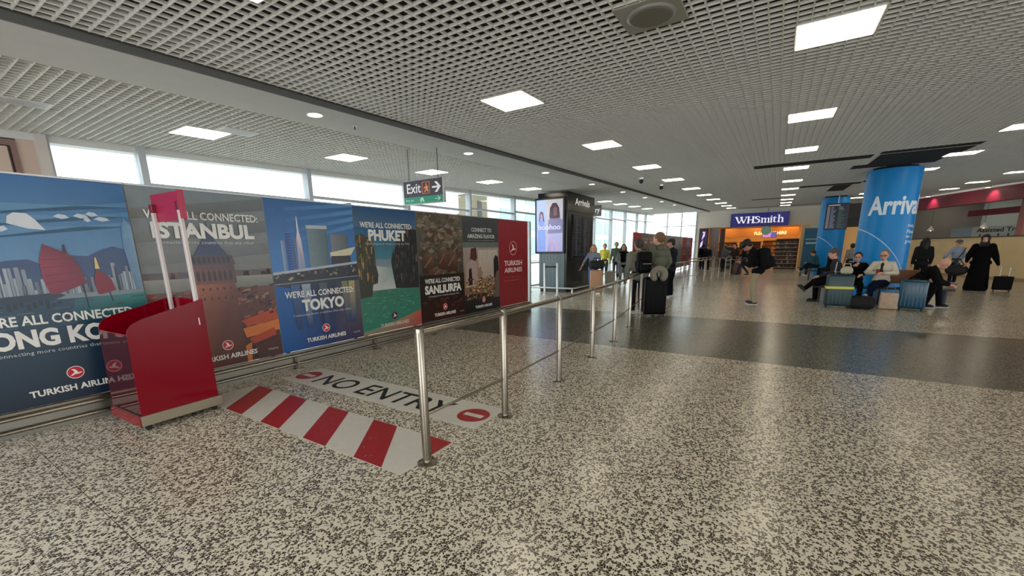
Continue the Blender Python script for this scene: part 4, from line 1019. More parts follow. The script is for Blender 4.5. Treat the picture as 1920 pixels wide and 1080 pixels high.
t = thing('blue_notice', 'blue notice board at the right edge beyond the pink column', 'notice', (P0[0], P0[1], 0), DA)
MB().box((-1.6, -1.6, 1.895), (-.3, -1.5, 2.5)).build('board', mat('notice_blue', (20, 70, 140), .4), t); MB().box((-.36, -1.55, 1.8905), (-.3, -1.45, 1.8945)).build('clip', DARKM, t)
t = thing('assistance_sign', 'pale sign reading Assisted Travel above the plywood counter', 'sign', (P0[0] + DN.x * 2.2, P0[1] + DN.y * 2.2, 1.9), DA)
dm = Matrix.Translation((7.2, .0, 0)) @ Matrix.Rotation(PI, 4, 'Z')
MB().box((2.9, -.05, -.3), (7.25, -.001, .52)).build('board', mat('sign_pale', (170, 190, 192), .4), t)
c = Canvas(4.3, .52, .004); c.rect(0, 0, .3, 1, (150, 178, 190)).rect(.3, 0, 1, 1, (196, 206, 200)); c.text('Assisted Travel', .36, .45, 1.0, .86, (30, 38, 40), .03, 3)
for k in range(5): c.disc(.42 + k * .12, .2, .05, (40, 50, 52)); c.rect(.41 + k * .12, .02, .43 + k * .12, .16, (40, 50, 52))
c.disc(.96, .22, .11, (110, 140, 50))
c.build('print', t, None, dm)
t = thing('dark_poster', 'dark grey-blue poster board with round eye emblem beside the assistance sign', 'poster', (P0[0] + DN.x * 2.1, P0[1] + DN.y * 2.1, 1.9), DA)
MB().box((.95, -.05, -.3), (2.75, -.001, 1.15)).build('board', mat('poster_slate', (78, 98, 112), .4), t)
c = Canvas(1.75, 1.1, .004); c.disc(.45, .35, .16, (26, 32, 60)); c.disc(.45, .35, .07, (80, 96, 116)); c.rect(.35, .62, .95, .68, (40, 56, 84)); c.rect(.35, .75, .95, .9, (60, 100, 126)); c.disc(.12, .75, .12, (40, 44, 66))
c.build('print', t, None, Matrix.Translation((2.73, 0, .02)) @ Matrix.Rotation(PI, 4, 'Z'))
for k, s_ in enumerate((1.5, 5.5, 9.5, 13.5)):  # panels added to brighten the office behind the counter
    t = thing('ceiling_light', 'added light panel inside the assistance office, %s from its right side' % ordn[k], 'ceiling light', (P0[0] + DC.x * s_ + DN.x * 3.8, P0[1] + DC.y * s_ + DN.y * 3.8, cz(P0[0] + DC.x * s_)), group='added office light panels', rot=(0, tilt, 0))
    inst('housing', lf, t, scale=(2, 2, 1)); inst('diffuser', ld, t, scale=(2, 2, 1))
for k, s_ in enumerate((-.2, 3.2, 6.4)):
    t = thing('pendant_lamp', 'small white cone pendant lamp over the assistance desk, %s of three' % ('right', 'middle', 'left')[k], 'lamp', (P0[0] + DC.x * s_ + DN.x * .6, P0[1] + DC.y * s_ + DN.y * .6, 2.3))
    MB().lathe([(.16, 0), (.05, .18), (.03, .24)], 20).build('shade', mat('lamp_shade', (226, 224, 216), .4), t, True); MB().tube((0, 0, .241), (0, 0, 1.7), .006).build('cable', DARKM, t)
    MB().ball((0, 0, .03), (.05, .05, .05)).build('bulb', mat('bulb', (255, 240, 220), .4, emit=4), t)

# ------------------------------------------------------------------ benches
def bench(x, y, L, rz, label, back=True):
    t = thing('bench', label, 'bench', (x, y, 0), rz)
    SEATW = mat('bench_wood', (124, 78, 40), 0.45, var=.15, scale=3)
    MB().box((-.25, 0, .42), (.25, L, .46), .008).build('seat', mat('seat_dark', (40, 22, 20), .5) if back else mat('seat_black', (26, 26, 30), .5), t)
    if back:
        MB().box((.251, .62, .55), (.31, 1.45, .92), .008).build('backrest', SEATW, t)
    for yy in (.15, L / 2, L - .15):
        MB().box((-.2, yy - .02, .001), (.24, yy + .02, .415)).box((.252, yy - .02, .001), (.275, yy + .02, .54 if back and .6 < yy < 1.46 else .04)).build('leg', DARKM, t)
    return t
bench(14.98, -3.95, 2.9, 0, 'wooden bench with back in front of the large blue pillar')
bench(27.6, -3.0, 1.9, 0, 'dark metal bench seat by the farther blue pillar', back=False)
bench(24.3, -2.9, 1.6, 0, 'dark metal bench seat between the two blue pillars', back=False)

# ------------------------------------------------------------------ people
SKIN = {'fair': mat('skin_fair', (222, 166, 140), 0.5, var=.04), 'mid': mat('skin_mid', (186, 132, 104), 0.5, var=.04), 'brown': mat('skin_brown', (120, 78, 58), 0.5, var=.04)}
class Soft:
    """limbs and trunk laid down as overlapping rounded solids, then fused into one continuous smooth surface"""
    def __init__(s): s.b = MB()
    def cap(s, p0, p1, r0, r1=None, n=12):
        r1 = r0 if r1 is None else r1
        s.b.tube(p0, p1, r0, r1, n); s.b.ball(p0, (r0,) * 3, n); s.b.ball(p1, (r1,) * 3, n); return s
    def ell(s, c, r, rot=None): s.b.ball(c, r, 16, rot); return s
    def box(s, a, b, bev, mtx=None): s.b.box(a, b, bev, 2, mtx); return s
    def fuse(s, name, m, parent, vox=0.014, it=3):
        me = s.b.mesh(name, m); o = bpy.data.objects.new(name, me)
        r = o.modifiers.new('fuse', 'REMESH'); r.mode = 'VOXEL'; r.voxel_size = vox; r.use_smooth_shade = True
        q = o.modifiers.new('soften', 'SMOOTH'); q.factor = 0.5; q.iterations = it
        new = evaluate(o); bpy.data.objects.remove(o); bpy.data.meshes.remove(me)
        new.name = name
        if not new.materials: new.materials.append(m)
        return link(bpy.data.objects.new(name, new), parent)

def V(*a): return Vector(a)
def hand(S, wrist, fwd, side, k=1.0, curl=0.5):
    """palm, thumb and four fingers reaching along fwd; side points to the thumb"""
    f = Vector(fwd).normalized(); t = (Vector(side) - f * Vector(side).dot(f)).normalized(); n = f.cross(t)
    w = Vector(wrist); pc = w + f * .05 * k
    S.ell(pc, (.03 * k, .038 * k, .045 * k), Matrix((n * .5 + n * .5, t, f)).transposed())
    for i, L in enumerate((.070, .078, .073, .058)):
        b = w + f * .085 * k + t * (.027 - i * .018) * k
        m1 = b + (f * math.cos(curl * .5) + n * math.sin(curl * .5)) * L * .5 * k
        m2 = m1 + (f * math.cos(curl * 1.4) + n * math.sin(curl * 1.4)) * L * .5 * k
        S.cap(b, m1, .0105 * k, .0098 * k, 8); S.cap(m1, m2, .0098 * k, .009 * k, 8)
    tb = w + f * .035 * k + t * .03 * k; tm = tb + (f * .6 + t * .8).normalized() * .035 * k
    S.cap(tb, tm, .0125 * k, .011 * k, 8); S.cap(tm, tm + (f * .9 + t * .2 + n * .3).normalized() * .03 * k, .011 * k, .0095 * k, 8)

def person(label, x, y, face, h=1.75, pose='stand', skin='fair', top=(90, 90, 90), bottom=(40, 44, 60), shoes=(40, 40, 40),
           hair=None, hairc=(60, 44, 34), lean=0.0, head=(0, 0), arms=None, legs=None, sole=(200, 200, 198), seat=0.46, coat=None, glasses=False,
           inner=None, sleeve='long', skirt=None, bulk=1.0, hoodc=None, stripe=None, detail=0.013):
    """face: heading in degrees relative to looking straight away from the camera (180 = towards it, 90 = image left)"""
    k = h / 1.75
    t = thing('person', label, 'person', (x, y, 0), math.atan2(y, x) + math.radians(face))
    sit = pose == 'sit'
    pz = seat + .13 * k if sit else .93 * k
    pel = V(0, 0, pz)
    up = Matrix.Rotation(math.radians(lean), 3, 'Y')
    def T(v): return pel + up @ (Vector(v) * k)
    chest = T((.0, 0, .36)); neck = T((-.005, 0, .52)); sh = {1: T((0, .175, .465)), -1: T((0, -.175, .465))}
    hp = T((.02 + .0, 0, .52)) ; HR = up @ Matrix.Rotation(math.radians(head[1]), 3, 'Z') @ Matrix.Rotation(math.radians(head[0]), 3, 'Y')
    hc = neck + HR @ (V(.025, 0, .165) * k)
    kk = k; k8 = k * 1.1
    def Hd(v): return hc + HR @ (Vector(v) * k8)
    hips = {1: pel + V(0, .09 * k, -.02), -1: pel + V(0, -.09 * k, -.02)}
    # default limbs
    if legs is None:
        if sit: legs = {s: ((.44, s * .10, seat + .05), (.44, s * .10, .09)) for s in (1, -1)}
        else: legs = {s: ((.03, s * .10, .50 * k), (0, s * .10, .09 * k)) for s in (1, -1)}
    LG = {s: [Vector(a) for a in legs[s]] for s in legs}
    A0 = {s: [sh[s] + V(-.02, s * .05, -.28) * k, sh[s] + V(.04, s * .07, -.52) * k] for s in (1, -1)}
    if arms:
        for s in arms: A0[s] = [Vector(a) * 1.0 for a in arms[s]]
    # ---- body
    B = Soft()
    B.ell(pel + up @ V(0, 0, .02) * k, (.105 * k, .155 * k, .12 * k), up); B.ell(T((0, 0, .2)), (.095 * k, .13 * k, .16 * k), up); B.ell(T((0, 0, .38)), (.11 * k, .16 * k, .14 * k), up)
    B.cap(sh[1], sh[-1], .06 * k); B.cap(T((0, 0, .45)), hc - HR @ V(.02, 0, .05) * k, .052 * k, .048 * k)
    B.ell(Hd((-.008, 0, .02)), (.097 * k8, .076 * k8, .102 * k8), HR); B.ell(Hd((.022, 0, -.045)), (.064 * k8, .056 * k8, .07 * k8), HR)
    B.ell(Hd((.045, 0, -.088)), (.028 * k, .03 * k, .024 * k), HR)
    B.cap(Hd((.083, 0, .012)), Hd((.104, 0, -.024)), .010 * k, .015 * k, 8)
    for s in (1, -1):
        B.ell(Hd((-.005, s * .078, -.005)), (.02 * k, .012 * k, .032 * k), HR)
        B.ell(Hd((.078, s * .03, .03)), (.018 * k, .026 * k, .011 * k), HR)
        e, w = A0[s]
        B.cap(sh[s], e, .048 * k, .038 * k); B.cap(e, w, .038 * k, .025 * k)
        f = (w - e).normalized(); side = V(0, -s, 0) if abs(f.z) < .8 else V(1, 0, 0)
        hand(B, w, f, side, k * 1.05)
        kn, an = LG[s]
        B.cap(hips[s], kn, .082 * k, .056 * k); B.cap(kn, an, .056 * k, .036 * k)
    B.cap(Hd((.088, .018, -.062)), Hd((.088, -.018, -.062)), .008 * k, .008 * k, 6)
    B.fuse('body', SKIN[skin], t, detail)
    for s in (1, -1): MB().ball(Hd((.088, s * .03, .012)), (.008 * k, .012 * k, .007 * k), 8).build('eye', mat('eye_dark', (30, 24, 22), .2), t)
    MB().ball(Hd((.094, 0, -.064)), (.006 * k, .024 * k, .007 * k), 8).build('mouth', mat('lips', (150, 84, 78), .5), t)
    # ---- clothes
    g = .016 * k
    cm = mat('cloth_%d_%d_%d' % tuple(top), top, .85, spec=.12, var=.14, scale=9, bump=.3)
    J = Soft(); bk = bulk
    low = -.12 if not sit else -.02
    J.ell(T((.0, 0, low + .08)), (.125 * k * bk, .17 * k * bk, .12 * k), up); J.ell(T((0, 0, .2)), (.118 * k * bk, .158 * k * bk, .18 * k), up); J.ell(T((0, 0, .37)), (.13 * k * bk, .182 * k * bk, .15 * k), up)
    J.cap(sh[1], sh[-1], .075 * k); J.cap(T((-.005, 0, .47)), T((.0, 0, .53)), .07 * k, .062 * k)
    for s in (1, -1):
        e, w = A0[s]
        J.cap(sh[s], e, .066 * k * bk, .056 * k * bk)
        if sleeve == 'long': J.cap(e, e.lerp(w, .93), .056 * k * bk, .04 * k)
        elif sleeve == 'half': J.cap(e, e.lerp(w, .25), .054 * k, .05 * k)
    J.fuse('top', cm, t, detail)
    bm2 = mat('cloth_%d_%d_%d' % tuple(bottom), bottom, .85, spec=.12, var=.14, scale=9, bump=.3)
    Tr = Soft()
    Tr.ell(pel + V(0, 0, .0), (.12 * k, .168 * k, .13 * k), up)
    for s in (1, -1):
        kn, an = LG[s]
        Tr.cap(hips[s], kn, .096 * k, .072 * k); Tr.cap(kn, kn.lerp(an, .97), .072 * k, .058 * k)
    if skirt:
        Sk = Soft(); Sk.cap(pel + V(0, 0, .3), V(0, 0, skirt + .12), .18 * k, .28 * k, 20); Sk.b.lathe([(.28 * k, skirt + .005), (.285 * k, skirt + .12)], 24)
        Sk.fuse('long_skirt', bm2, t, .018)
    else: Tr.fuse('trousers', bm2, t, detail)
    if coat:
        cc = mat('cloth_%d_%d_%d' % tuple(coat[0]), coat[0], .9, spec=.12, var=.12, scale=9, bump=.3); cb = Soft()
        for s in (1, -1):
            cb.cap(T((.02, s * .13, .42)), T((.0, s * .15, coat[1])), .07 * k, .085 * k); cb.cap(sh[s], A0[s][0], .076 * k, .066 * k); cb.cap(A0[s][0], A0[s][0].lerp(A0[s][1], .95), .066 * k, .05 * k)
        cb.cap(T((-.07, .08, .42)), T((-.09, .08, coat[1])), .07 * k, .08 * k); cb.cap(T((-.07, -.08, .42)), T((-.09, -.08, coat[1])), .07 * k, .08 * k)
        cb.fuse('open_coat', cc, t, .016)
    if inner:
        MB().ball(T((.088 * bk, 0, .36)), (.05 * k, .05 * k, .15 * k), 12, up).build('shirt_front', mat('cloth_%d_%d_%d' % tuple(inner), inner, .8), t, True)
    for s in (1, -1):
        an = LG[s][1]; kn = LG[s][0]
        d = (kn - an).normalized(); fwd = V(1, 0, 0) - d * d.x; fwd = fwd.normalized() if fwd.length > .3 else V(0, 0, 1)
        if an.z < .15: fwd = V(1, 0, 0); base = V(an.x, an.y, 0)
        else: base = an - d * .085 * k
        q = Matrix((fwd, d.cross(fwd).normalized() if an.z >= .15 else V(0, 1, 0), d if an.z >= .15 else V(0, 0, 1))).transposed().to_4x4(); q.translation = base
        s1 = MB(); s1.box((-.075 * k, -.042 * k, .001), (.185 * k, .042 * k, .028), .008, 2, q)
        so = s1.build('sole', mat('sole_%d' % sole[0], sole, .6), t)
        sf = MB(); mt = q.copy()
        sf.ball((0, 0, 0), (.1 * k, .043 * k, .045 * k), 12); sf.ball((-.075 * k, 0, .02), (.055 * k, .042 * k, .065 * k), 12)
        bmesh.ops.transform(sf.bm, matrix=mt @ Matrix.Translation((.075 * k, 0, .055)), verts=sf.bm.verts)
        sf.build('shoe', mat('shoe_%d_%d_%d' % tuple(shoes), shoes, .6), t, True)
    # ---- hair and headgear
    hm = mat('hair_%d_%d_%d' % tuple(hairc), hairc, .6, var=.25, scale=30)
    if hair in ('short', 'long', 'pony', 'cropped'):
        Hh = Soft(); o_ = .012 if hair == 'cropped' else .02
        Hh.ell(Hd((-.038, 0, .036)), ((.092 + o_) * k8, (.073 + o_) * k8, (.088 + o_) * k8), HR); Hh.ell(Hd((-.06, 0, -.01)), (.062 * k8, (.07 + o_ * .5) * k8, .075 * k8), HR)
        if hair == 'long':
            for s in (1, -1): Hh.cap(Hd((-.025, s * .088, .01)), Hd((.0, s * .105, -.2)), .034 * k8, .03 * k8)
            Hh.cap(Hd((-.06, 0, .0)), Hd((-.09, 0, -.22)), .075 * k8, .06 * k8)
        if hair == 'pony': Hh.cap(Hd((-.11, 0, .03)), Hd((-.15, 0, -.04)), .03 * k8, .035 * k8); Hh.cap(Hd((-.15, 0, -.04)), Hd((-.135, 0, -.2)), .035 * k8, .018 * k8)
        Hh.fuse('hair', hm, t, .012, 2)
    elif hair == 'beanie':
        Hh = Soft(); Hh.ell(Hd((-.016, 0, .05)), (.105 * k8, .088 * k8, .1 * k8), HR); Hh.ell(Hd((-.04, 0, .0)), (.07 * k8, .082 * k8, .06 * k8), HR); Hh.fuse('beanie', hm, t, .012, 2)
    elif hair in ('cap', 'flatcap'):
        Hh = Soft(); Hh.ell(Hd((-.012, 0, .062)), (.106 * k8, .088 * k8, .072 * k8), HR); Hh.ell(Hd((.08, 0, .05)), (.065 * k8, .062 * k8, .012 * k8), HR)
        if hair == 'cap': Hh.ell(Hd((-.05, 0, -.0)), (.06 * k8, .08 * k8, .07 * k8), HR)
        Hh.fuse('cap', hm, t, .011, 2)
        if hair == 'flatcap': MB().ball(Hd((-.045, 0, .0)), (.058 * k8, .08 * k8, .05 * k8), 12).build('hair', mat('hair_grey', (120, 114, 108), .6), t, True)
    elif hair == 'turban':
        Hh = Soft(); Hh.ell(Hd((-.03, 0, .075)), (.135 * k8, .125 * k8, .085 * k8), HR); Hh.ell(Hd((-.06, 0, .01)), (.08 * k8, .085 * k8, .08 * k8), HR); Hh.fuse('beret', hm, t, .012, 2)
    elif hair == 'scarf':
        Hh = Soft(); Hh.ell(Hd((-.028, 0, .03)), (.112 * k8, .1 * k8, .118 * k8), HR); Hh.cap(Hd((-.03, 0, -.05)), T((.0, 0, .46)), .09 * k8, .13 * k8); Hh.ell(T((.05, 0, .42)), (.1 * k8, .15 * k8, .09 * k8)); Hh.fuse('headscarf', hm, t, .014, 2)
    elif hair == 'hood':
        Hh = Soft(); Hh.ell(Hd((-.03, 0, .02)), (.118 * k8, .1 * k8, .125 * k8), HR); Hh.cap(Hd((-.04, 0, -.06)), T((-.04, 0, .46)), .085 * k8, .12 * k8); Hh.fuse('hood', hm, t, .014, 2)
    if hoodc is not None:
        Hh = Soft(); Hh.ell(T((-.09, 0, .47)), (.075 * k8, .14 * k8, .075 * k8), up); Hh.fuse('hood_down', mat('cloth_%d_%d_%d' % tuple(hoodc), hoodc, .85), t, .014, 2)
    if glasses:
        Gm = MB()
        for s in (1, -1): [Gm.tube(Hd((.1, s * .036 + .027 * math.cos(q_), .012 + .019 * math.sin(q_))), Hd((.1, s * .036 + .027 * math.cos(q_ + PI / 4), .012 + .019 * math.sin(q_ + PI / 4))), .0035, n=6) for q_ in [u_ * PI / 4 for u_ in range(8)]]; Gm.tube(Hd((.1, s * .062, .02)), Hd((0, s * .082, .015)), .003)
        Gm.build('glasses', mat('glasses_dark', (22, 20, 20), .2), t)
    if stripe:
        for s in (1, -1):
            e, w = A0[s]; off = V(-.03, s * .052, .03) * k
            MB().tube(sh[s] + off, e + off, .014, .014).tube(e + off, e.lerp(w, .9) + off * .7, .014, .011).build('sleeve_stripe', mat('stripe_white', stripe, .7), t, True)
    return t, dict(T=T, Hd=Hd, k=k, sh=sh, arm=A0, HR=HR, up=up)

def backpack(x, y, z, rz, col, label, s=1.0, rot=0):
    t = thing('backpack', label, 'backpack', (x, y, z), rz, rot=(0, rot, rz))
    m_ = mat('pack_%d_%d_%d' % tuple(col), col, .7, spec=.15, bump=.3)
    S = Soft(); S.box((-.11 * s, -.16 * s, 0), (.11 * s, .16 * s, .46 * s), .07 * s); S.box((-.17 * s, -.12 * s, .03 * s), (-.08 * s, .12 * s, .26 * s), .04 * s); S.fuse('body', m_, t, .015, 2)
    for q in (1, -1): MB().path([(.10 * s, q * .1 * s, .42 * s), (.17 * s, q * .11 * s, .4 * s), (.18 * s, q * .12 * s, .2 * s), (.10 * s, q * .13 * s, .06 * s)], .014 * s, 8).build('strap', m_, t, True)
    MB().path([(.03, .04, .455 * s), (.03, .03, .50 * s), (.03, -.03, .50 * s), (.03, -.04, .455 * s)], .008, 8).build('top_handle', BLACK, t)
    MB().path([(-.178 * s, -.09 * s, .2 * s), (-.178 * s, .09 * s, .2 * s)], .004, 6).build('zip', ALU, t)
    return t

def suitcase(x, y, rz, w, d, h, col, label, handle=0.0, ribs=5, z=0.0, rough=.35, soft=False, tilt_=0):
    t = thing('suitcase', label, 'suitcase', (x, y, z), rz, rot=(0, tilt_, rz))
    m_ = mat('case_%d_%d_%d' % tuple(col), col, rough, var=.06, spec=.5 if sum(col) > 90 else .12)
    b0 = .055
    MB().box((-d / 2, -w / 2, b0), (d / 2, w / 2, h), min(.05, d * .2), 3).build('shell', m_, t, True)
    rb = MB()
    for i in range(ribs):
        yy = -w / 2 + w * (i + 1) / (ribs + 1)
        rb.box((-d / 2 - .004, yy - .008, b0 + .07), (-d / 2 + .003, yy + .008, h - .07)); rb.box((d / 2 - .003, yy - .008, b0 + .07), (d / 2 + .004, yy + .008, h - .07))
    if ribs: rb.build('ribs', m_, t)
    MB().box((-.006, -w / 2 - .003, b0 + .02), (.006, w / 2 + .003, h + .003), .02).build('zip_seam', BLACK, t)
    MB().path([(-.02, -.07, h - .005), (-.02, -.06, h + .025), (-.02, .06, h + .025), (-.02, .07, h - .005)], .009, 8).build('carry_handle', BLACK, t, True)
    for a in (1, -1):
        for b in (1, -1): MB().tube((a * (d / 2 - .045) - .0, b * (w / 2 - .05) - .012, .0275), (a * (d / 2 - .045), b * (w / 2 - .05) + .012, .0275), .027).box((a * (d / 2 - .045) - .015, b * (w / 2 - .05) - .015, .04), (a * (d / 2 - .045) + .015, b * (w / 2 - .05) + .015, .0548)).build('wheel', BLACK, t, True)
    if handle:
        MB().path([(d / 2 - .04, -.1, h - .01), (d / 2 - .04, -.1, h + handle), (d / 2 - .04, .1, h + handle), (d / 2 - .04, .1, h - .01)], .009, 8).build('trolley_bar', ALU, t, True)
    return t

def b_(x, y): return math.atan2(y, x)
def rel(x, y, face, dx, dy):
    a = b_(x, y) + math.radians(face); return x + dx * math.cos(a) - dy * math.sin(a), y + dx * math.sin(a) + dy * math.cos(a)

# --- arrivals walking in, left of centre
x, y = 14.9, 5.72
person('woman with long fair hair, grey-blue top and light jeans pushing a tan suitcase', x, y, 172, 1.74, skin='fair', top=(128, 136, 158), bottom=(98, 130, 190), shoes=(210, 206, 200), hair='long', hairc=(178, 146, 104), sleeve='half',
       arms={-1: [(-.06, -.34, 1.14), (.02, -.44, .92)], 1: [(.12, .27, 1.15), (.38, .22, 1.07)]}, legs={1: ((.22, .10, .50), (.16, .10, .09)), -1: ((.02, -.10, .50), (-.20, -.10, .12))})
xa, ya = rel(x, y, 172, .66, .22)
suitcase(xa, ya, b_(x, y), .46, .30, .86, (176, 132, 94), 'large tan hard suitcase pushed by the fair-haired woman', 0.0, 6)
hb = thing('holdall', 'black soft holdall resting on top of the tan suitcase', 'bag', (xa, ya, .895), b_(x, y))
S = Soft(); S.box((-.15, -.27, 0), (.15, .27, .30), .08); S.fuse('body', mat('holdall_black', (12, 13, 16), .7, bump=.3), hb, .016, 2)
MB().path([(0, -.14, .27), (0, -.11, .38), (0, .11, .38), (0, .14, .27)], .012, 8).build('carry_strap', BLACK, hb, True)
x, y = 17.6, 5.42
person('woman in long pale grey cardigan over black top and grey trousers', x, y, 178, 1.76, skin='fair', top=(14, 14, 17), bottom=(132, 138, 138), shoes=(214, 212, 208), hair='long', hairc=(74, 52, 44), glasses=True, coat=((142, 142, 150), -.32),
       arms={-1: [(.02, -.27, 1.14), (.24, -.18, 1.06)], 1: [(-.06, .27, 1.14), (.02, .30, .90)]}, legs={1: ((.05, .10, .50), (-.12, .10, .10)), -1: ((.16, -.10, .50), (.12, -.10, .09))})
person('person in bright yellow top walking behind the fair-haired woman', 21.0, 7.45, 178, 1.84, skin='mid', top=(206, 196, 84), bottom=(60, 64, 74), hair='short', hairc=(150, 120, 84), detail=.018)
person('person in green jacket walking behind the woman in grey cardigan', 22.4, 7.3, 180, 1.92, skin='mid', top=(72, 84, 70), bottom=(50, 52, 58), hair='short', hairc=(70, 54, 44), detail=.018)
xa, ya = rel(17.6, 5.42, 178, .2, -.5)
suitcase(xa, ya, b_(xa, ya), .4, .26, .66, (150, 142, 124), 'small beige suitcase beside the woman in grey cardigan', .35, 3)

# --- waiting at the barrier
HOOD = (104, 106, 92)
x, y = 11.0, 2.46
P, D = person('tall woman with ponytail in grey-green hoodie and black leggings, waiting at the barrier', x, y, 38, 1.97, skin='fair', top=HOOD, bottom=(12, 12, 14), shoes=(190, 190, 190), hair='pony', hairc=(126, 92, 66), hoodc=HOOD, head=(4, 30), lean=4, bulk=1.22,
       arms={1: [(.05, .32, 1.25), (.24, .22, 1.04)], -1: [(.0, -.30, 1.25), (.12, -.26, 1.0)]})
x2, y2 = 10.35, 2.80
person('person in pale grey hooded jacket carrying the black backpack beside the barrier', x2, y2, 20, 1.82, skin='mid', top=(128, 128, 116), bottom=(30, 30, 36), shoes=(180, 184, 186), hair='short', hairc=(66, 60, 56), hoodc=(138, 138, 126), head=(6, 20), lean=3, bulk=1.25)
xa, ya = rel(x2, y2, 20, -.29, -.02)
backpack(xa, ya, 1.02, b_(x2, y2) + math.radians(20), (11, 11, 13), 'black backpack with small pale patch on the back of the grey hooded person', 1.1)
x, y = 10.15, 2.34
suitcase(x, y, b_(x, y) + .2, .50, .34, .92, (7, 7, 8), 'large black suitcase with a neck pillow, beside the barrier', .12, 4, rough=.5)
np_ = thing('neck_pillow', 'pale grey fluffy neck pillow hung on the black suitcase', 'pillow', (x - .20, y - .12, 1.0), b_(x, y))
S = Soft()
for i in range(11):
    a0 = math.radians(-40 + i * 26); a1 = math.radians(-40 + (i + 1) * 26)
    if i < 10: S.cap((0, .13 * math.cos(a0), .13 * math.sin(a0)), (0, .13 * math.cos(a1), .13 * math.sin(a1)), .075, .075)
S.fuse('pillow', mat('fluffy_grey', (136, 130, 116), .95, bump=.6, scale=60), np_, .016, 2)
x, y = 14.2, 2.80
person('man in dark jacket and dark cap with beard, right of the hooded pair', x, y, 62, 1.88, skin='mid', top=(36, 40, 44), bottom=(16, 18, 24), shoes=(200, 200, 204), hair='cap', hairc=(22, 22, 30), head=(10, 20), bulk=1.12,
       arms={1: [(.08, .30, 1.16), (.28, .14, 1.06)], -1: [(.06, -.30, 1.16), (.26, -.14, 1.04)]})
# --- man with phone in the middle
x, y = 13.45, .36
P, D = person('man in black beret and jacket with light khaki trousers, bent over his phone', x, y, 82, 1.86, skin='mid', top=(15, 15, 19), bottom=(158, 144, 120), shoes=(40, 36, 34), hair='turban', hairc=(9, 9, 12), head=(36, 0), lean=18, bulk=1.3,
       arms={1: [(.16, .26, 1.10), (.40, .10, 1.16)], -1: [(.14, -.26, 1.10), (.40, -.08, 1.14)]}, legs={1: ((.05, .10, .52), (-.02, .10, .09)), -1: ((.10, -.10, .52), (.06, -.10, .09))})
xa, ya = rel(x, y, 82, -.2, 0)
backpack(xa, ya, .98, b_(x, y) + math.radians(82), (10, 10, 16), 'large dark backpack worn by the man in khaki trousers', 1.3, .2)
ph = thing('phone', 'dark phone held by the man in khaki trousers', 'phone', rel(x, y, 82, .50, .01) + (1.17,), b_(x, y) + math.radians(82), rot=(0, -.7, b_(x, y) + math.radians(82)))
MB().box((-.004, -.037, -.075), (.004, .037, .075), .003).build('case', BLACK, ph)
MB().box((-.0052, -.033, -.07), (-.0042, .033, .07)).build('screen', mat('phone_screen', (150, 160, 180), .2), ph)
# --- near the shop
person('person in black coat standing by the booth at the left of the shop front', 32.6, 4.35, 0, 1.80, skin='mid', top=(20, 20, 22), bottom=(24, 24, 28), hair='short', hairc=(30, 26, 26), bulk=1.25, detail=.02)
person('person in dark coat beside the booth, right of the other', 31.8, 3.95, 170, 1.72, skin='fair', top=(34, 32, 34), bottom=(26, 26, 30), hair='short', hairc=(60, 46, 40), bulk=1.1, detail=.02)
person('person in dark brown jacket in the crowd at the shop entrance', 29.2, 2.1, 150, 1.74, skin='fair', top=(62, 48, 44), bottom=(34, 34, 42), hair='short', hairc=(66, 46, 36), detail=.02)
person('person in grey jacket in the crowd at the shop entrance', 30.2, 2.75, 40, 1.70, skin='fair', top=(100, 104, 116), bottom=(36, 38, 48), hair='short', hairc=(96, 76, 60), detail=.02)
x, y = 27.0, 1.45
person('person in black jacket and jeans walking with the small brown suitcase', x, y, 95, 1.72, skin='mid', top=(26, 26, 30), bottom=(50, 60, 84), hair='short', hairc=(28, 24, 24), detail=.02, lean=6, legs={1: ((.2, .10, .50), (.26, .10, .09)), -1: ((.0, -.10, .50), (-.26, -.10, .14))}, arms={-1: [(-.1, -.28, 1.16), (-.2, -.28, .94)], 1: [(.1, .27, 1.16), (.25, .2, 1.05)]})
suitcase(27.6, 1.78, b_(27.6, 1.78), .46, .28, .62, (112, 72, 54), 'small brown suitcase with long handle near the shop entrance', .42, 2)
suitcase(27.9, 2.05, b_(27.6, 1.78), .34, .24, .56, (30, 30, 34), 'small black case behind the brown suitcase', .3, 0)

# --- seated by the farther pillar
x, y = 27.4, -1.95
person('person in teal jacket seated with crossed legs by the farther pillar', x, y, 88, 1.72, 'sit', skin='fair', top=(44, 92, 104), bottom=(30, 32, 42), shoes=(214, 210, 206), hair='short', hairc=(36, 28, 26), lean=14, head=(24, 10), seat=.45, detail=.018,
       arms={1: [(.22, .22, .76), (.46, .08, .72)], -1: [(.22, -.22, .76), (.46, -.06, .70)]}, legs={1: ((.44, .10, .54), (.44, .08, .09)), -1: ((.46, .0, .62), (.72, .05, .30))})
person('person in dark cap and black jacket seated on the bench between the pillars', 24.2, -2.25, 120, 1.74, 'sit', skin='mid', top=(24, 24, 28), bottom=(30, 30, 34), hair='cap', hairc=(24, 28, 50), seat=.45, lean=4, detail=.018)
person('person in pale grey jacket standing by the red door surround', 25.2, -3.03, 30, 1.66, skin='mid', top=(140, 134, 130), bottom=(40, 40, 44), hair='short', hairc=(36, 30, 30), detail=.02)

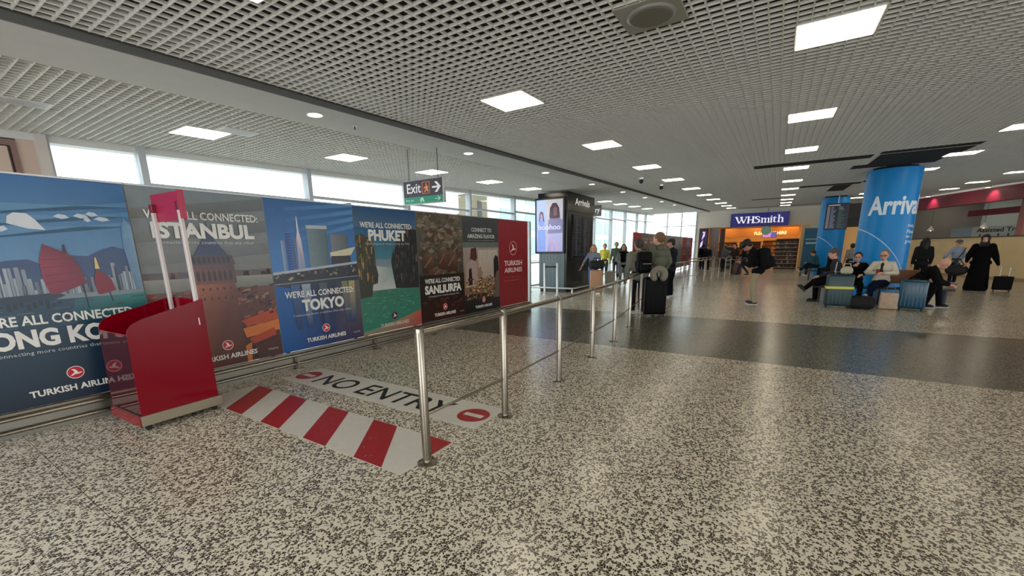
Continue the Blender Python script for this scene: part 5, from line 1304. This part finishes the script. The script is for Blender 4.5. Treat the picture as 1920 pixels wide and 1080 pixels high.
# --- the seated group at the large pillar
x, y = 14.95, -1.62
person('man in dark grey jacket with white sleeve stripe and grey beanie, seated with crossed legs', x, y, 92, 1.95, 'sit', skin='fair', top=(52, 52, 60), bottom=(12, 12, 15), shoes=(30, 30, 32), sole=(50, 50, 50), hair='beanie', hairc=(76, 76, 80), lean=16, head=(-6, 24), seat=.47, stripe=(196, 196, 200),
       arms={1: [(.16, .26, .86), (.46, .10, .74)], -1: [(.16, -.26, .86), (.46, -.02, .72)]}, legs={1: ((.52, .10, .54), (.50, .10, .09)), -1: ((.50, .0, .66), (.76, .05, .38))})
x, y = 15.12, -1.98
person('person in black with dark-rimmed glasses seated beside the man in cream jacket', x, y, 186, 1.70, 'sit', skin='fair', top=(12, 12, 14), bottom=(14, 14, 18), shoes=(206, 202, 198), hair='short', hairc=(40, 32, 30), glasses=True, seat=.47, head=(6, -8), bulk=1.15,
       arms={1: [(.1, .3, .88), (.3, .12, .80)], -1: [(.1, -.3, .88), (.2, -.1, 1.02)]})
x, y = 14.82, -2.50
P, D = person('man with glasses in cream jacket and dark jeans, seated with a red cup', x, y, 170, 1.82, 'sit', skin='fair', top=(216, 208, 186), bottom=(18, 24, 50), shoes=(212, 206, 198), hair='cropped', hairc=(120, 108, 98), glasses=True, seat=.47, head=(8, -6), lean=2, inner=(40, 34, 34), bulk=1.12,
       arms={1: [(.10, .30, .86), (.36, .10, .86)], -1: [(.10, -.30, .86), (.36, -.06, .86)]}, legs={1: ((.46, .04, .62), (.62, -.12, .30)), -1: ((.46, -.10, .52), (.50, -.08, .09))})
cx_, cy_ = rel(x, y, 170, .43, -.02)
cp_ = thing('takeaway_cup', 'small red takeaway cup held by the man in cream jacket', 'cup', (cx_, cy_, .86))
MB().lathe([(.03, 0), (.04, .11)], 20).build('cup', mat('cup_red', (130, 32, 34), .5), cp_, True); MB().lathe([(.042, .111), (.04, .122)], 20).build('lid', mat('cup_lid', (220, 216, 210), .4), cp_)
x, y = 14.7, -3.13
person('bald man in black jumper seated leaning forward over his phone', x, y, 262, 1.80, 'sit', skin='fair', top=(15, 14, 15), bottom=(16, 17, 23), shoes=(22, 22, 24), sole=(220, 218, 214), hair=None, seat=.47, lean=41, head=(6, 0), bulk=1.25,
       arms={1: [(.46, .22, .66), (.66, .07, .60)], -1: [(.46, -.22, .66), (.66, -.05, .60)]}, legs={1: ((.46, .14, .54), (.52, .16, .09)), -1: ((.42, -.14, .54), (.30, -.16, .09))})
px_, py_ = rel(x, y, 262, .76, .01)
ph = thing('phone', 'phone held low by the bald seated man', 'phone', (px_, py_, .62), b_(x, y)); MB().box((-.07, -.036, 0), (.07, .036, .009), .003).build('case', BLACK, ph)
MB().box((-.066, -.032, .0095), (.066, .032, .0105)).build('screen', mat('phone_screen', (150, 160, 180), .2), ph)
x, y = 20.6, -4.50
person('person with long dark hair and dark jacket standing just right of the large blue pillar', x, y, 20, 1.80, skin='mid', top=(30, 30, 32), bottom=(24, 22, 26), hair='long', hairc=(12, 10, 12), bulk=1.25, detail=.017)
x, y = 24.2, -6.30
person('man in flat cap and light blue shirt standing at the plywood counter', x, y, 48, 1.74, skin='fair', top=(150, 164, 184), bottom=(24, 24, 30), shoes=(60, 50, 46), hair='flatcap', hairc=(92, 86, 80), bulk=1.2, sleeve='long', detail=.017,
       arms={1: [(.12, .34, 1.1), (.30, .22, .98)], -1: [(.0, -.32, 1.12), (.12, -.3, .9)]})
xs, ys = rel(x, y, 48, -.19, 0)
bs = thing('shoulder_bag', 'dark cross-body bag strap over the light blue shirt', 'bag', (xs, ys, 1.0), b_(x, y) + math.radians(48))
MB().path([(0, .16, -.02), (-.02, 0, .22), (.03, -.14, .42)], .016, 8).build('strap', BLACK, bs, True); MB().box((-.06, .14, -.2), (.06, .26, .0), .02).build('pouch', BLACK, bs)
x, y = 20.7, -6.0
person('woman in long black robe and dark headscarf holding a black cabin case', x, y, 176, 1.86, skin='fair', top=(9, 8, 10), bottom=(9, 8, 10), shoes=(12, 12, 12), hair='scarf', hairc=(30, 13, 17), skirt=.02, bulk=1.5,
       arms={1: [(.0, .31, 1.14), (.04, .42, .86)], -1: [(.06, -.30, 1.18), (.14, -.32, .95)]})
hx, hy = rel(x, y, 176, .05, .60)
suitcase(hx, hy, b_(x, y), .44, .30, .50, (18, 17, 18), 'black cabin case at the side of the woman in black robe', .30, 0, rough=.7)
bx, by = rel(x, y, 176, .1, -.52)
bb = thing('shoulder_bag', 'large black soft bag hanging beside the black robe', 'bag', (bx, by, .48), b_(x, y))
S = Soft(); S.ell((0, 0, .2), (.13, .30, .20)); S.fuse('body', mat('bag_black', (22, 20, 22), .7), bb, .018, 2); MB().path([(0, -.2, .3), (0, -.05, .56), (0, .12, .5), (0, .22, .3)], .014, 8).build('strap', BLACK, bb, True)

# --- luggage round the seated group
TEAL = (18, 56, 62)
tcs = suitcase(13.65, -1.50, b_(13.6, -1.5) + .12, .56, .34, .86, TEAL, 'large dark teal suitcase with yellow luggage strap', .06, 6)
MB().box((-.178, -.288, .50), (.178, .288, .56)).build('luggage_strap', mat('strap_yellow', (214, 214, 84), .5), tcs)
hbg = thing('handbag', 'cream soft handbag resting on the teal suitcase', 'bag', (13.62, -1.60, .862), b_(13.6, -1.5))
S = Soft(); S.box((-.07, -.13, .012), (.07, .13, .17), .05); S.ell((0, 0, .15), (.055, .11, .06)); S.fuse('body', mat('cream_leather', (188, 180, 158), .5), hbg, .014, 2)
MB().path([(0, -.08, .17), (0, -.06, .27), (0, .06, .27), (0, .08, .17)], .011, 8).build('handle', mat('cream_leather', (188, 180, 158), .5), hbg, True)
df = thing('holdall', 'black duffel bag on the floor in front of the person with glasses', 'bag', (13.62, -1.98, 0), b_(13.8, -1.9))
S = Soft(); S.box((-.17, -.30, .005), (.17, .30, .33), .12); S.fuse('body', mat('duffel_black', (16, 16, 18), .8, bump=.3), df, .016, 2); MB().path([(0, -.14, .30), (0, -.1, .40), (0, .1, .40), (0, .14, .30)], .012, 8).build('handle', BLACK, df, True)
sb = thing('shopping_bag', 'beige printed shopping bag standing on the floor right of the cream-jacket man', 'bag', (13.85, -2.56, 0), b_(13.7, -2.6))
S = Soft(); S.box((-.12, -.19, .003), (.12, .19, .42), .035); S.fuse('body', mat('beige_bag', (196, 170, 146), .6, var=.35, scale=7, bump=.5), sb, .013, 1)
for q in (-.1, .1): MB().path([(q, -.1, .42), (q, -.07, .55), (q, .07, .55), (q, .1, .42)], .008, 8).build('handle', mat('bag_handle', (120, 96, 74), .6), sb, True)
t = thing('water_bottle', 'small pale blue bottle on the floor behind the black duffel', 'bottle', (14.15, -2.18, 0))
MB().lathe([(.035, .001), (.038, .16), (.02, .2), (.016, .22)], 16).build('bottle', mat('bottle_blue', (120, 176, 196), .2), t, True); MB().lathe([(.018, .2205), (.018, .245)], 12).build('cap', mat('cap_blue', (40, 120, 170), .4), t)
suitcase(13.8, -2.97, b_(13.8, -3.0) - .05, .50, .34, .74, (10, 74, 100), 'large glossy blue-green suitcase in front of the bench', 0, 6, rough=.22)
bpy.data.scenes.remove(TMP)
